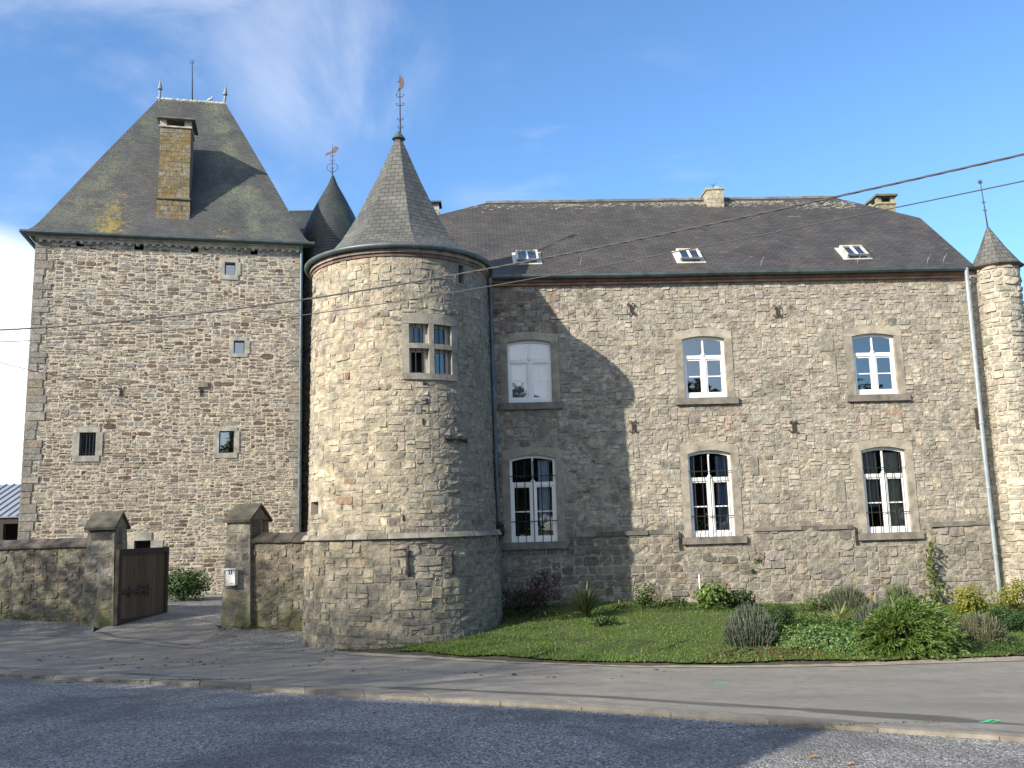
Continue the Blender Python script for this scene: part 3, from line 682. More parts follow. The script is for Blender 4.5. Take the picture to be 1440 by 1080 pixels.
# ledge
mb = MB(); rng = np.random.default_rng(2); u = -1.95*R0
while u < 1.7*R0:
    e = u+rng.uniform(.35, .7); us = np.linspace(u+.006, e-.006, 6); k = np.array((.22, .205, .17))*rng.uniform(.7, 1.2)
    j = rng.uniform(0, .025); strip(mb, cmap, us, zS-.07, zS+.03+rng.uniform(-.008, .012), .01, .085+j*.6, k); u = e
obj('string_course', mb, M['dress'], tower)
# stone cross window
M['kglass0'] = glass_mat('turret_window_glass', .16)
mb = MB(); dc = (.25, .235, .195)
def cstrip(mb, a, b, lo, hi, d0, d1, c=dc, n=5): strip(mb, cmap, np.linspace(a, b, n), lo, hi, d0, d1, c)
cstrip(mb, uA0-.15, uA0, zb0, zt1, -.25, .022); cstrip(mb, uB1, uB1+.15, zb0, zt1, -.25, .022, (.20, .19, .165))
cstrip(mb, uA1, uB0, zb0, zt1, -.2, .034)
cstrip(mb, uA0, uA1, zb1, zt0, -.2, .031); cstrip(mb, uB0, uB1, zb1, zt0, -.2, .031)
us = np.linspace(uA0-.15, uB1+.15, 15); hi = zt1+.23-.14*np.clip((np.abs(us-um)-.35)/.35, 0, 1)**1.5; strip(mb, cmap, us, zt1, hi, -.25, .032, dc)
cstrip(mb, uA0-.14, uB1+.12, zb0-.13, zb0, -.25, .04, (.22, .205, .175), 9)
ws = obj('window_surround', mb, M['dress'], tower)
for k, (a, b, c, d) in enumerate(ops):
    f = MB(); t_ = .06; da, db = -.19, -.13
    cstrip(f, a, a+t_, c, d, da, db, (.5,)*3, 2); cstrip(f, b-t_-.02, b, c, d, da, db, (.5,)*3, 2); cstrip(f, a+t_, b-t_-.02, c, c+t_*.7, da, db, (.5,)*3, 3); cstrip(f, a+t_, b-t_-.02, d-t_, d, da, db, (.5,)*3, 3)
    wf = obj('window', f, simple('old_window_wood', (.42, .40, .34), .7, var=.15) if k == 0 else bpy.data.materials['old_window_wood'], tower)
    g = MB()
    if k != 2:
        us = np.linspace(a+.02, b-.02, 3); V = np.vstack([cmap(us, c+.02+0*us, -.16+0*us), cmap(us, d-.02+0*us, -.16+0*us)]); g.add(V, [(0, 1, 4, 3), (1, 2, 5, 4)]); obj('window_pane', g, M['glass'] if k < 2 else M['kglass0'], wf)
    g = MB()
    for q in (.35, .68): uu = a+(b-a)*q; tube(g, cmap([uu, uu], [c, d], [-.05, -.05]), .010, 5)
    obj('window_bars', g, M['iron'], wf)
# small openings' dressed stones
mb = MB(); a, b, c, d = holes_t[5]
for (x0, x1, y0, y1) in ((a-.15, a, c-.08, d+.1), (b, b+.15, c-.08, d+.1), (a, b, d, d+.12), (a, b, c-.1, c)): cstrip(mb, x0, x1, y0, y1, -.2, .018, (.30, .27, .22), 3)
obj('window_surround', mb, M['dress'], tower)
g = MB(); cstrip(g, a, b, c, d, -.45, -.35, (.1, .08, .05), 2); obj('opening_back', g, M['dark'], tower)
mb = MB(); a, b, c, d = holes_t[4]
for (x0, x1, y0, y1) in ((a-.06, a, c-.04, d+.04), (b, b+.06, c-.04, d+.04), (a, b, d, d+.06), (a, b, c-.06, c)): cstrip(mb, x0, x1, y0, y1, -.2, .012, (.15, .145, .13), 3)
obj('window_surround', mb, M['dress'], tower)
g = MB(); cstrip(g, a, b, c, d, -.3, -.25, (.01, .01, .01), 2); obj('opening_back', g, M['dark'], tower)
# iron ties on the tower
def ctie(px, py, rad, l, vert=True):
    u, z = chit(px, py, rad); g = MB(); n = 7; q = np.linspace(-1, 1, n); rr = np.array([.030, .045, .030, .036, .030, .045, .030])
    if vert:
        tube(g, cmap(u+0*q, z+q*l, .045+0*q), rr, 6); tube(g, cmap([u-.05, u, u+.05], [z-l*1.02, z-l*.8, z-l*1.02], [.045]*3), .02, 5); tube(g, cmap([u-.05, u, u+.05], [z+l*1.02, z+l*.8, z+l*1.02], [.045]*3), .02, 5)
    else:
        tube(g, cmap(u+q*l, z+0*q, .05+0*q), rr, 6)
        for s_ in (-1, 1): tube(g, cmap([u+s_*l, u+s_*l], [z-.06, z+.06], [.05]*2), .025, 5)
        tube(g, cmap([u, u], [z-.07, z+.07], [.07, .07]), .02, 5)
    obj('wall_anchor', g, M['iron'], tower)
ctie(573, 791, 2.19, .24); ctie(635, 790, 2.19, .24); ctie(640, 618, 2.06, .27, False)
# joints that lost their mortar under the window
for (px, py, ww, hh) in ((598, 539, .09, .05), (600, 564, .035, .12), (596, 577, .05, .03), (595, 593, .035, .13), (641, 590, .02, .08), (567, 728, .03, .12)):
    g = MB(); u, z = chit(px, py); cstrip(g, u-ww/2, u+ww/2, z-hh/2, z+hh/2, .0, .026, (.01, .01, .01), 2); obj('open_joint', g, M['dark'], tower)
# cornice, gutter, roof
mb = MB(); rng = np.random.default_rng(5); u = -pi*R0
while u < pi*R0-.1:
    e = min(u+rng.uniform(.35, .6), pi*R0); us = np.linspace(u+.003, e-.003, 5); k = np.array((.24, .20, .17))*rng.uniform(.6, 1.25)
    strip(mb, cmap, us, zE-.02, zE+.07, -.05, .075+rng.uniform(0, .01), k); strip(mb, cmap, us, zE-.09, zE-.022, -.05, .035, k*np.array((1, .8, .75))*.7); u = e
obj('cornice', mb, M['dress'], tower)
mb = MB(); rr_ = Rt(np.array(9.))+.0; gp = [(.06, .11), (.08, .075), (.12, .055), (.16, .07), (.18, .11), (.18, .145), (.17, .15), (.165, .115), (.15, .08), (.12, .067), (.09, .085), (.07, .12), (.06, .11)]
lathe(mb, (TCx, TCy, zE), [(2.02+a, b) for a, b in gp], 64); obj('gutter', mb, M['zinc'], tower, smooth=True)
apz = P(563, 192, TCy)[2]
prof = [(2.16, zE+.13), (1.90, zE+.25), (1.68, zE+.39), (1.49, zE+.57), (1.30, zE+.80), (.99, zE+.78+(apz-zE-.78)*.21), (.49, zE+.78+(apz-zE-.78)*.605), (.05, apz)]
mb = MB()
for k in range(8):
    a0, a1 = R(17+45*k), R(62+45*k); nc = 6; V = []; UVs = []; s = 0
    for j, (r, z) in enumerate(prof):
        if j: s += math.hypot(r-prof[j-1][0], z-prof[j-1][1])
        fl = np.clip((z-zE-.13)/.5, 0, 1)
        for i in range(nc+1):
            a = a0+(a1-a0)*i/nc; ro = r*cos(R(22.5))/cos(a-(a0+a1)/2)*1.0; rr2 = r*(1-fl)+ro*fl*1.04
            V.append((TCx+rr2*sin(a), TCy-rr2*cos(a), z)); UVs.append((rr2*tan(a-(a0+a1)/2)*1.0+k*.37, s))
    F = [(j*(nc+1)+i, j*(nc+1)+i+1, (j+1)*(nc+1)+i+1, (j+1)*(nc+1)+i) for j in range(len(prof)-1) for i in range(nc)]
    mb.add(V, F, (.1, .1, .1), UVs)
M['tslate'], _, _ = slate_mat('spire_slate', (.070, .073, .068), (.115, .116, .105), .20, .125, [(1.5, .52, .7, .6, (.10, .115, .07), (1, 1, 1)), (6, .64, .72, .6, (.3, .3, .27), (1, 1, 1))], rough=.6)
rf = obj('roof', mb, M['tslate'], tower)
def hipline(mb, pts, r=.022, c=(.15, .15, .15)): tube(mb, pts, r, 5, c)
g = MB(); lathe(g, (TCx, TCy, apz-.12), [(.05, 0), (.17, .05), (.03, .25), (.0, .26)], 8); obj('spire_cap', g, M['zinc'], rf)
def scroll(g, c, r, ax, col=(.1, .1, .1)):
    a = np.linspace(-pi*.6, pi*.6, 8); tube(g, [c+np.array([ax*(r*cos(q)), 0, r*sin(q)]) for q in a], .010, 4)
def vane(name, base, H, tw, par, fig, ring=.12):
    g = MB(); b = np.array(base, float); t = np.array([tw*H, 0, H]); tube(g, [b, b+t*.5, b+t], [.020, .013, .009], 6)
    for f, r in tw_scr:
        c = b+t*f
        for s_ in (-1, 1): tube(g, [c, c+[s_*r*.7, 0, .0], c+[s_*r, 0, r*.55], c+[s_*r*.6, 0, r*.7]], .009, 4)
        lathe(g, c, [(0, -.03), (.025, 0), (0, .03)], 6)
    o = obj(name, g, M['rust'], par); g = MB(); c = b+t*fig[0]
    fm = lambda u, v, d: np.stack([c[0]+np.asarray(u), c[1]+np.asarray(d), c[2]+np.asarray(v)], 1)
    for poly in fig[1]: prism(g, poly, fm, -.012, .012)
    if g.n: obj('vane_figure', g, M['gold'], o)
    return o
tw_scr = [(.08, .07), (.22, .08), (.47, .1), (.62, .1)]
ftop = P(563, 106, TCy)[2]; b0 = (TCx+P(563, 192, TCy)[0]-TCx, TCy, apz+.1)
vane('weather_vane', b0, ftop-apz-.1, .0, rf, (.8, [[(-.08, -.20), (-.03, -.02), (.02, -.06), (-.05, -.12)], [(-.01, -.1), (.09, .0), (.11, .12), (.07, .24), (.03, .14), (-.01, .08)], [(-.06, .1), (.0, .2), (.05, .19), (.0, .14)], [(-.02, .22), (.02, .28), (.05, .25), (.02, .2)]]))
# down pipe between the tower and the wing
pa = P(687, 378, 22.1); pb = P(705, 822, 22.1)
pipe('downpipe', [pa+[0, 0, .15], pa, P(690, 430, 22.25), P(697, 640, 22.1), pb], .05, M['zinc'], tower, (.25, .55, .8))
# ------------------------------------------------------------------ square keep
kA = P(40, 560, 29.0); ka = R(14); km = plane_map((kA[0], kA[1], 0), (cos(ka), sin(ka)), bat=.012, W=8.5, H=11)
KW = hit(km, 424, 560)[0]; kz = hit(km, 230, 344)[1]
print('keep W', KW, 'top', kz, 'origin', kA)
km = plane_map((kA[0], kA[1], 0), (cos(ka), sin(ka)), bat=.010, W=KW, H=kz)
kc = km([KW/2], [0], [-4.3])[0]
keep = thing('square_keep', 'square rubble stone keep with steep flared slate roof at the left end', 'tower', (kc[0], kc[1], .5))
def kh(px, py): return hit(km, px, py)
def krect(px0, py0, px1, py1):
    a = kh(px0, (py0+py1)/2); b = kh(px1, (py0+py1)/2); c = kh((px0+px1)/2, py1); d = kh((px0+px1)/2, py0); return (a[0], b[0], c[1], d[1])
kops = [krect(316, 369, 331, 387), krect(329, 479, 344, 497), krect(114, 608, 137, 641), krect(309, 606, 330, 637), krect(191, 760, 214, 800)]
putl = []
for (px, py) in ((113, 342), (196, 347), (274, 351), (357, 354)): u, z = kh(px, py); putl.append((u-.10, u+.10, z-.07, z+.07))
surr = [(.17, .17, .17, .16), (.15, .17, .13, .12), (.20, .20, .18, .18), (.18, .16, .13, .16), (.36, .36, .26, .05)]
def k_hole(U, V):
    m = np.zeros(U.shape, bool)
    for (a, b, c, d) in kops+putl: m |= (U > a-.03) & (U < b+.03) & (V > c-.03) & (V < d+.03)
    return m
def k_block(U, V):
    m = np.zeros(U.shape, bool)
    for (a, b, c, d), (l, r, t, bt) in zip(kops, surr): m |= (U > a-l) & (U < b+r) & (V > c-bt) & (V < d+t)
    return m
PAL_K = [(3, (.28, .26, .225)), (3, (.255, .25, .23)), (2, (.20, .195, .18)), (1, (.32, .28, .22)), (1.3, (.135, .092, .075)), (1.2, (.10, .074, .062)), (1.3, (.15, .13, .11))]
mb = MB()
masonry(mb, km, .0, KW, .1, kz, .048, .036, (3, 9), (1, 4), lambda u, v, r: pickc(r, PAL_K) if not (v > 5.0 and v < 9.5 and r.random() < .08) else np.array((.14, .10, .085))*r.uniform(.7, 1.3), (.47, .42, .335), k_hole, k_block, gap=.012, h=(.003, .016), rough=.005, seed=31, hmix=(.10, 4, 6), corner=.9)
# quoins
rng = np.random.default_rng(77); z = .1
while z < kz-.1:
    h_ = rng.uniform(.18, .32); l_ = rng.choice([.28, .5])*rng.uniform(.8, 1.2)
    k = pickc(rng, PAL_K[:4])*.95
    bx(mb, km, -.012, l_, z+.01, min(z+h_, kz)-.01, -.3, .028, k); bx(mb, km, KW-l_*.8, KW+.012, z+.01, min(z+h_, kz)-.01, -.3, .026, k*1.05); z += h_
KD = 6.2
for (ua, da, ub, db) in ((KW, 0, KW, -KD), (0, -KD, 0, 0), (KW, -KD, 0, -KD)):
    mb.add([km([ua], [.1], [da])[0], km([ub], [.1], [db])[0], km([ub], [kz], [db])[0], km([ua], [kz], [da])[0]], [(0, 1, 2, 3)], (.3, .28, .24))
obj('wall', mb, M['keep'], keep)
mb = MB(); bx(mb, km, .3, KW-.3, .2, kz-.3, -1.5, -1.4); obj('inner_wall', mb, M['dark'], keep)
M['kglass'] = glass_mat('keep_window_glass', .32)
for i, ((a, b, c, d), (l, r, t, bt)) in enumerate(zip(kops, surr)):
    f = MB(); k = (.30, .295, .265); sp = .03
    bx(f, km, a-l, a, c, d, -.28, sp, k); bx(f, km, b, b+r, c, d, -.28, sp+.002, np.array(k)*.95)
    bx(f, km, a-l*(.5 if i != 4 else .05), b+r*(.55 if i != 4 else .05), d, d+t, -.28, sp+.004, np.array(k)*1.05); bx(f, km, a-l*.8, b+r*.6, c-bt, c, -.28, sp+.003, np.array(k)*.95)
    wo = obj('window_surround', f, M['dress'], keep)
    f = MB(); tk = .03
    bx(f, km, a, a+tk, c, d, -.2, -.15); bx(f, km, b-tk, b, c, d, -.2, -.15); bx(f, km, a+tk, b-tk, c, c+tk, -.2, -.15); bx(f, km, a+tk, b-tk, d-tk, d, -.2, -.15); obj('window_frame', f, M['zinc'], wo)
    g = MB(); g.add(km([a, b, b, a], [c, c, d, d], [-.17]*4), [(0, 1, 2, 3)]); obj('window_pane', g, M['kglass'] if i < 4 else M['glass'], wo)
    if i == 2:
        g = MB()
        for q in (.22, .42, .62, .84): uu = a+(b-a)*q; tube(g, km([uu, uu], [c, d], [-.04]*2), .010, 5)
        for q in (.1, .9): tube(g, km([a, b], [c+(d-c)*q]*2, [-.03]*2), .008, 5)
        obj('window_grille', g, M['iron'], wo)
for (px, py) in ((171, 551), (283, 551)):
    u, z = kh(px, py); g = MB(); bx(g, km, u-.02, u+.02, z-.13, z+.13, .0, .05); bx(g, km, u-.09, u+.01, z+.10, z+.13, .0, .045); obj('wall_anchor', g, M['iron'], keep)
mb = MB(); u, z = kh(287, 541); bx(mb, km, u-.14, u+.14, z-.09, z+.09, -.05, .07, (.17, .16, .12)); obj('bracket_stone', mb, M['dress'], keep)
# corbels under the eave
mb = MB(); bx(mb, km, -.02, KW+.02, kz-.02, kz+.07, -.2, .05, (.40, .38, .33)); u = .1
while u < KW-.1:
    bx(mb, km, u, u+.10, kz-.10, kz-.021, -.1, .11, np.array((.40, .37, .31))*RNG.uniform(.8, 1.1)); u += .245
bx(mb, km, -.02, KW+.02, kz+.072, kz+.13, -.2, .13, (.42, .40, .35)); obj('corbel_course', mb, M['dress'], keep)
# roof
ze = kz+.20; ovk = .30
def kp(u, d, z): return km([u], [kz], [d])[0]*[1, 1, 0]+[0, 0, z]
mid = -KD/2
def ridge_pt(px, py):
    u, z = hit(km, px, py, mid); return kp(u, mid, z)
rl, rr = ridge_pt(222, 139), ridge_pt(318, 148); zr = (rl[2]+rr[2])/2; rl[2] = rr[2] = zr
print('keep ridge', rl, rr, ze)
E = [kp(-ovk, ovk, ze), kp(KW+ovk, ovk, ze), kp(KW+ovk, -KD-ovk, ze), kp(-ovk, -KD-ovk, ze)]
tt_ = np.array([0, .03, .06, .1, .15, .2, .3, .4, .5, .6, .7, .8, .9, 1.0]); gg_ = np.array([0, .012, .03, .064, .115, .168, .274, .38, .485, .588, .692, .795, .898, 1.0])
mb = MB()
def kroof(c0, c1, t0, t1, nc, front=False):
    V = []; UVs = []; Cs = []; s = 0; prevm = None
    tts = np.sort(np.unique(np.concatenate([tt_, np.linspace(.2, 1, 20)]))) if front else tt_
    for t in tts:
        g_ = np.interp(t, tt_, gg_)
        a = c0*(1-t)+t0*t; b = c1*(1-t)+t1*t; a[2] = b[2] = ze+(zr-ze)*g_
        m = (a+b)/2
        if prevm is not None: s += np.linalg.norm(m-prevm)
        prevm = m; wd = np.linalg.norm(b-a)
        for i in range(nc+1):
            f = i/nc; V.append(a*(1-f)+b*f); UVs.append(((f-.5)*wd, s))
            y_ = g_; yel = 0; grn = 0
            if front:
                xg = ((a*(1-f)+b*f)-E[0])@km.ud
                xn = xg/KW
                yel = max(0, 1-abs(xn-.30)/.16)*max(0, 1-y_/.62)*1.0 + max(0, 1-abs(xn-.72)/.07)*max(0, 1-y_/.3)*.9 + max(0, 1-abs(xn-.82)/.12)*max(0, 1-abs(y_-.35)/.25)*.5
                hl, hr = abs(f-.06), abs(f-.80)
                grn = max(0, 1-abs(f-.10)/.20)*.8*(1-.5*y_) + max(0, 1-abs(f-.80)/.2)*.95 + .15
            Cs.append((min(yel, 1), min(grn, 1), 0))
    F = [(j*(nc+1)+i, j*(nc+1)+i+1, (j+1)*(nc+1)+i+1, (j+1)*(nc+1)+i) for j in range(len(tts)-1) for i in range(nc)]
    mb.add(V, F, np.array(Cs, float), UVs)
kroof(E[0].copy(), E[1].copy(), rl, rr, 30, True); kroof(E[1].copy(), E[2].copy(), rr, rr, 4); kroof(E[2].copy(), E[3].copy(), rr, rl, 4); kroof(E[3].copy(), E[0].copy(), rl, rl, 4)
M['kslate'], t, b = slate_mat('keep_slate', (.046, .049, .054), (.070, .072, .075), .17, .095, [(5, .60, .70, .35, (.2, .2, .18), (.5, 1, 1))], rough=.62)
old = b.inputs['Base Color'].links[0].from_socket
at_ = N(t, 'ShaderNodeAttribute'); at_.attribute_name = 'Col'; sp_ = N(t, 'ShaderNodeSeparateColor'); t.links.new(at_.outputs[0], sp_.inputs[0])
gm = mth(t, 'MULTIPLY', sp_.outputs[1], mth(t, 'MULTIPLY', noise(t, 1.2, 5, .65, lo=.36, hi=.66), noise(t, 14, 3, .6, lo=.3, hi=.62)))
c = mixc(t, mth(t, 'MULTIPLY', gm, 1.0), old, (.135, .15, .095))
ym = mth(t, 'MULTIPLY', mth(t, 'SUBTRACT', mth(t, 'ADD', noise(t, 6.5, 7, .78), mth(t, 'MULTIPLY', sp_.outputs[0], .37)), .72, True), 9, True)
c = mixc(t, mth(t, 'MULTIPLY', ym, .8), c, (.26, .19, .035)); setc(t, b, c)
krf = obj('roof', mb, M['kslate'], keep)
# gutter round the keep
mb = MB()
kflat = plane_map((kA[0], kA[1], 0), (cos(ka), sin(ka)))
extr(mb, kflat, prof_g := [(.0, 0), (.01, -.06), (.05, -.10), (.11, -.10), (.15, -.06), (.16, 0), (.152, 0), (.14, -.05), (.10, -.085), (.055, -.085), (.02, -.05), (.01, 0)], -.42, KW+.40, .22, ze+.01)
for uu, ud2 in ((-.42, -1), (KW+.3, 1)):
    bx(mb, kflat, uu, uu+.1, ze-.09, ze+.01, -KD, .22)
bx(mb, kflat, -.3, KW+.3, ze-.075, ze-.005, -.1, .30, (.1, .1, .1)); obj('gutter', mb, M['zinc'], keep)
mb = MB(); k_ = 0
n_ = 8
for i in range(n_):
    a, b = rl+(rr-rl)*i/n_, rl+(rr-rl)*(i+.96)/n_; tube(mb, [a+[0, 0, .0], b+[0, 0, .0]], .065, 6, (.30, .30, .27))
rng = np.random.default_rng(3)
for k in range(90):
    p = rl+(rr-rl)*rng.random()+[0, 0, .055]; p[1] -= rng.uniform(0, .05); s = rng.uniform(.015, .04); box(mb, p[0]-s, p[0]+s, p[1]-.02, p[1]+.02, p[2]-.03, p[2]+.012, (.5, .5, .44))
obj('ridge_tiles', mb, M['dress'], krf)
M['finial'] = simple('finial_zinc', (.17, .19, .21), .6, .3, var=.2, sc=6, bs=.1)
def spike(p, h, lean):
    g = MB(); p = np.array(p); tube(g, [p-[0, 0, .1], p+[lean*.5, 0, h*.5]], .045, 8); q = p+[lean*.5, 0, h*.5]
    tube(g, [q-[0, 0, .01], q+[0, 0, .05], q+[lean*.5, 0, h*.5+.1]], [.02, .09, .008], 8); return obj('roof_finial', g, M['finial'], krf)
hh_ = P(226, 117, rl[1])[2]-zr; spike(rl+[.07, 0, .03], hh_, .0); spike(rr-[.07, 0, -.03], hh_, .05)
lp = rl+(rr-rl)*.5; lz = P(271, 84, lp[1])[2]; g = MB(); tube(g, [lp, [lp[0]-.04, lp[1], lz]], [.03, .012], 6)
for s_ in (-1, 1): tube(g, [[lp[0]-.04, lp[1], lz-.16], [lp[0]-.04+s_*.07, lp[1], lz-.12], [lp[0]-.04+s_*.07, lp[1], lz-.03]], .01, 4)
obj('lightning_rod', g, M['iron'], krf)
# pipe at the right corner
u_, z_ = hit(km, 424, 352, .1); 
pipe('downpipe', [kflat([u_], [ze-.05], [.25])[0], kflat([u_], [ze-.35], [.10])[0], kflat([u_-.02], [5], [.09])[0], kflat([u_-.04], [.6], [.09])[0]], .045, M['zinc'], keep, (.2, .4, .6, .8))
# the stack on the front slope
def on_kroof(px, py):
    p0, p1, p2 = E[0]*.88+rl*.12, E[1]*.88+rr*.12, (rl+rr)/2; p0[2] = p1[2] = ze+(zr-ze)*.085; n = np.cross(p1-p0, p2-p0); r = ray(px, py)
    t_ = np.dot(p0-[0, 0, EYE], n)/np.dot(r, n); p = np.array([0, 0, EYE])+r*t_; q = p-kflat.O; return float(q@kflat.ud), float(q@kflat.nd), float(p[2])
u, d, z = on_kroof(243, 305); cl, _ = hit(kflat, 222, 285, d); cr, _ = hit(kflat, 266, 285, d); ztk = hit(kflat, 245, 168, d)[1]; zbd = hit(kflat, 243, 279, d)[1]
print('stack', u, d, z, cl, cr, ztk, zbd)
mb = MB(); rng = np.random.default_rng(6); sd_ = 1.05
z_ = z-.35
while z_ < ztk-.34:
    hh = rng.uniform(.10, .2); z2 = min(z_+hh, ztk-.30); k = int(rng.integers(2, 5)); xs = np.sort(np.concatenate([[cl, cr], rng.uniform(cl+.15, cr-.15, k-1)])); e = .035 if z_ < zbd-.05 else 0
    for i in range(k): bx(mb, kflat, xs[i]+.004-(e if i == 0 else 0), xs[i+1]-.004+(e if i == k-1 else 0), z_+.004, z2-.004, d-sd_, d+rng.uniform(-.006, .010)+e, np.array((.19, .175, .135))*rng.uniform(.75, 1.15))
    z_ = z2
bx(mb, kflat, cl+.01, cr-.01, z-.35, ztk-.31, d-sd_+.01, d-.01, (.2, .18, .14))
M['stack'] = stone_mat('lichened_stack_stone', stain=(.22, .13, .03), stf=.2, bs=1.)
t = M['stack'].node_tree; b = [n for n in t.nodes if n.type == 'BSDF_PRINCIPLED'][0]; old = b.inputs['Base Color'].links[0].from_socket
c = mixc(t, mth(t, 'MULTIPLY', noise(t, 3.2, 7, .75, lo=.42, hi=.58), .8), old, (.19, .125, .03)); c = mixc(t, mth(t, 'MULTIPLY', noise(t, 5.5, 7, .75, .4, lo=.52, hi=.60), .9), c, (.27, .26, .22)); c = mixc(t, mth(t, 'MULTIPLY', noise(t, 2.5, 7, .75, .4, lo=.52, hi=.62), .7), c, (.10, .095, .07)); setc(t, b, c)
stack = obj('chimney', mb, M['stack'], krf)
g = MB(); bx(g, kflat, cl-.06, cr+.06, zbd-.05, zbd, d-sd_-.05, d+.09, (.12, .11, .08)); obj('chimney_band', g, M['dress'], stack); g = MB(); bx(g, kflat, cl-.04, cr+.04, ztk-.30, ztk-.25, d-sd_-.05, d+.05, (.38, .36, .31))
for x in (cl+.1, cr-.1): bx(g, kflat, x-.11, x+.11, ztk-.25, ztk-.02, d-.28, d-.01, (.33, .31, .26)); bx(g, kflat, x-.11, x+.11, ztk-.25, ztk-.02, d-sd_+.01, d-sd_+.28, (.33, .31, .26))
bx(g, kflat, cl-.10, cr+.14, ztk-.02, ztk+.035, d-sd_-.15, d+.15, (.12, .115, .10)); obj('chimney_cap', g, M['dress'], stack)
# pigeon on the ridge
pb_ = P(294, 141, rl[1]); 
g = MB(); f_ = .76; q = np.array([*(rl+(rr-rl)*f_)[:2], zr+.055])
tube(g, [q+[-.15, 0, .02], q+[-.08, 0, .07], q+[0, 0, .10], q+[.06, 0, .13], q+[.085, 0, .19], q+[.10, 0, .215]], [.012, .035, .06, .05, .03, .026], 8); tube(g, [q+[.11, 0, .21], q+[.145, 0, .20]], [.012, .003], 5)
for s_ in (-.02, .02): tube(g, [q+[0, s_, .05], q+[0.01, s_, 0]], .006, 4)
tag(obj('pigeon', g, simple('pigeon_feathers', (.45, .46, .5), .8, var=.2), smooth=True), 'small grey pigeon perched on the ridge of the steep keep roof', 'bird')
# ------------------------------------------------------------------ rear turret and rear wing
def plain_wall(mb, pts, z0, z1, c):
    for (a, b) in zip(pts, pts[1:]+pts[:1]): mb.add([(a[0], a[1], z0), (b[0], b[1], z0), (b[0], b[1], z1), (a[0], a[1], z1)], [(0, 1, 2, 3)], c)
M['dslate'], _, _ = slate_mat('dark_slate', (.022, .026, .028), (.034, .04, .038), .18, .11, [(1.2, .5, .7, .7, (.05, .085, .05), (1, 1, 1))], rough=.5)
cR = P(468, 400, 34.5); zRt = P(468, 372, 34.5)[2]; zRa = P(473, 245, 34.5)[2]; rR = 1.10
rt = thing('rear_turret', 'slim round stair turret with dark bell-shaped slate roof, seen between keep and round tower', 'tower', (cR[0], cR[1], .4))
mb = MB(); rmap = lambda u, v, d: np.stack([cR[0]+(rR+d)*np.sin(u/rR), cR[1]-(rR+d)*np.cos(u/rR), v+0*u], 1)
masonry(mb, rmap, -2.2*rR, .3*rR, .3, zRt, .055, .055, (3, 7), (2, 3), lambda u, v, r: pickc(r, PAL_K)*.8, (.32, .28, .22), gap=.01, h=(.006, .02), seed=44)
lathe(mb, (cR[0], cR[1], 0), [(rR-.02, .3), (rR-.02, zRt)], 24, (.3, .28, .24)); obj('wall', mb, M['keep'], rt)
H_ = zRa-zRt; mb = MB(); lathe(mb, (cR[0], cR[1], zRt), [(rR+.26, 0), (rR+.2, .12), (rR+.16, .35), (rR+.14, .75), (rR+.0, H_*.36), (rR*.74, H_*.55), (rR*.42, H_*.74), (rR*.17, H_*.88), (.05, H_*.98), (.0, H_)], 28, uv=True); rtr = obj('roof', mb, M['dslate'], rt, smooth=True)
vt = P(473, 203, 34.5)[2]
vane('weather_vane', (cR[0]-.02, cR[1], zRa-.05), vt-zRa+.05, .0, rtr, (.68, [[(-.28, -.05), (-.1, .02), (.02, .08), (.02, .16), (-.1, .1), (-.24, .06)], [(.0, .05), (.12, .08), (.26, .26), (.10, .34), (.02, .2)]]))
g = MB(); a = np.linspace(0, 2*pi, 20); tube(g, [(cR[0]-.02+.21*cos(q), cR[1], zRa+.28+.21*sin(q)*.8) for q in a], .010, 4, cap=False); obj('vane_ring', g, M['iron'], rtr)
rwX0, rwX1, rwY0, rwY1 = P(375, 400, 37)[0], P(480, 400, 37)[0], 36.4, 40.4; rz = P(425, 297.5, 38.4)[2]; re = rz-1.9
rw = thing('rear_wing', 'dark blue slate roofed rear wing glimpsed right of the keep roof', 'building', ((rwX0+rwX1)/2, 36, .4))
mb = MB(); plain_wall(mb, [(rwX0, rwY0), (rwX1, rwY0), (rwX1, rwY1), (rwX0, rwY1)], .3, re, (.28, .26, .22)); obj('wall', mb, M['keep'], rw)
mb = MB(); ym_ = 38.4; facepoly(mb, [(rwX0, rwY0-.2, re-.1), (rwX1, rwY0-.2, re-.1), (rwX1, ym_, rz), (rwX0, ym_, rz)]); facepoly(mb, [(rwX1, rwY1+.2, re-.1), (rwX0, rwY1+.2, re-.1), (rwX0, ym_, rz), (rwX1, ym_, rz)])
for x in (rwX0, rwX1): mb.add([(x, rwY0, re), (x, rwY1, re), (x, ym_, rz)], [(0, 1, 2)])
rwr = obj('roof', mb, M['dslate'], rw); g = MB(); tube(g, [(rwX0, ym_, rz), (rwX1, ym_, rz)], .06, 6, (.12, .12, .12)); obj('ridge_tiles', g, M['zinc'], rwr)
# ------------------------------------------------------------------ corner turret on the right
cc_ = P(1400, 380, 23.45); ccb = P(1437, 700, 23.45); cx, cy = (cc_[0]+ccb[0])/2, 23.45; rc = .515
zc = P(1400, 372, 23.2)[2]; za = P(1387, 318, 23.4)[2]
print('cturret', cc_, ccb, zc, za)
ct = thing('corner_turret', 'slender round turret with small pointed slate roof at the right end', 'tower', (cx, cy, .4))
mb = MB(); r_ = lambda v: np.where(v < ZS, rc+.13, rc)
tm = lambda u, v, d: np.stack([cx+(r_(v)+d)*np.sin(u/rc), cy-(r_(v)+d)*np.cos(u/rc), v+0*u], 1)
PAL_C = [(5, (.46, .42, .34)), (3, (.40, .37, .31)), (2, (.34, .31, .26)), (1, (.50, .46, .38))]
masonry(mb, tm, -2.4*rc, 2.4*rc, ZS, zc, .05, .055, (4, 8), (2, 4), lambda u, v, r: pickc(r, PAL_C), (.50, .47, .39), gap=.012, h=(.012, .035), rough=.01, seed=61)
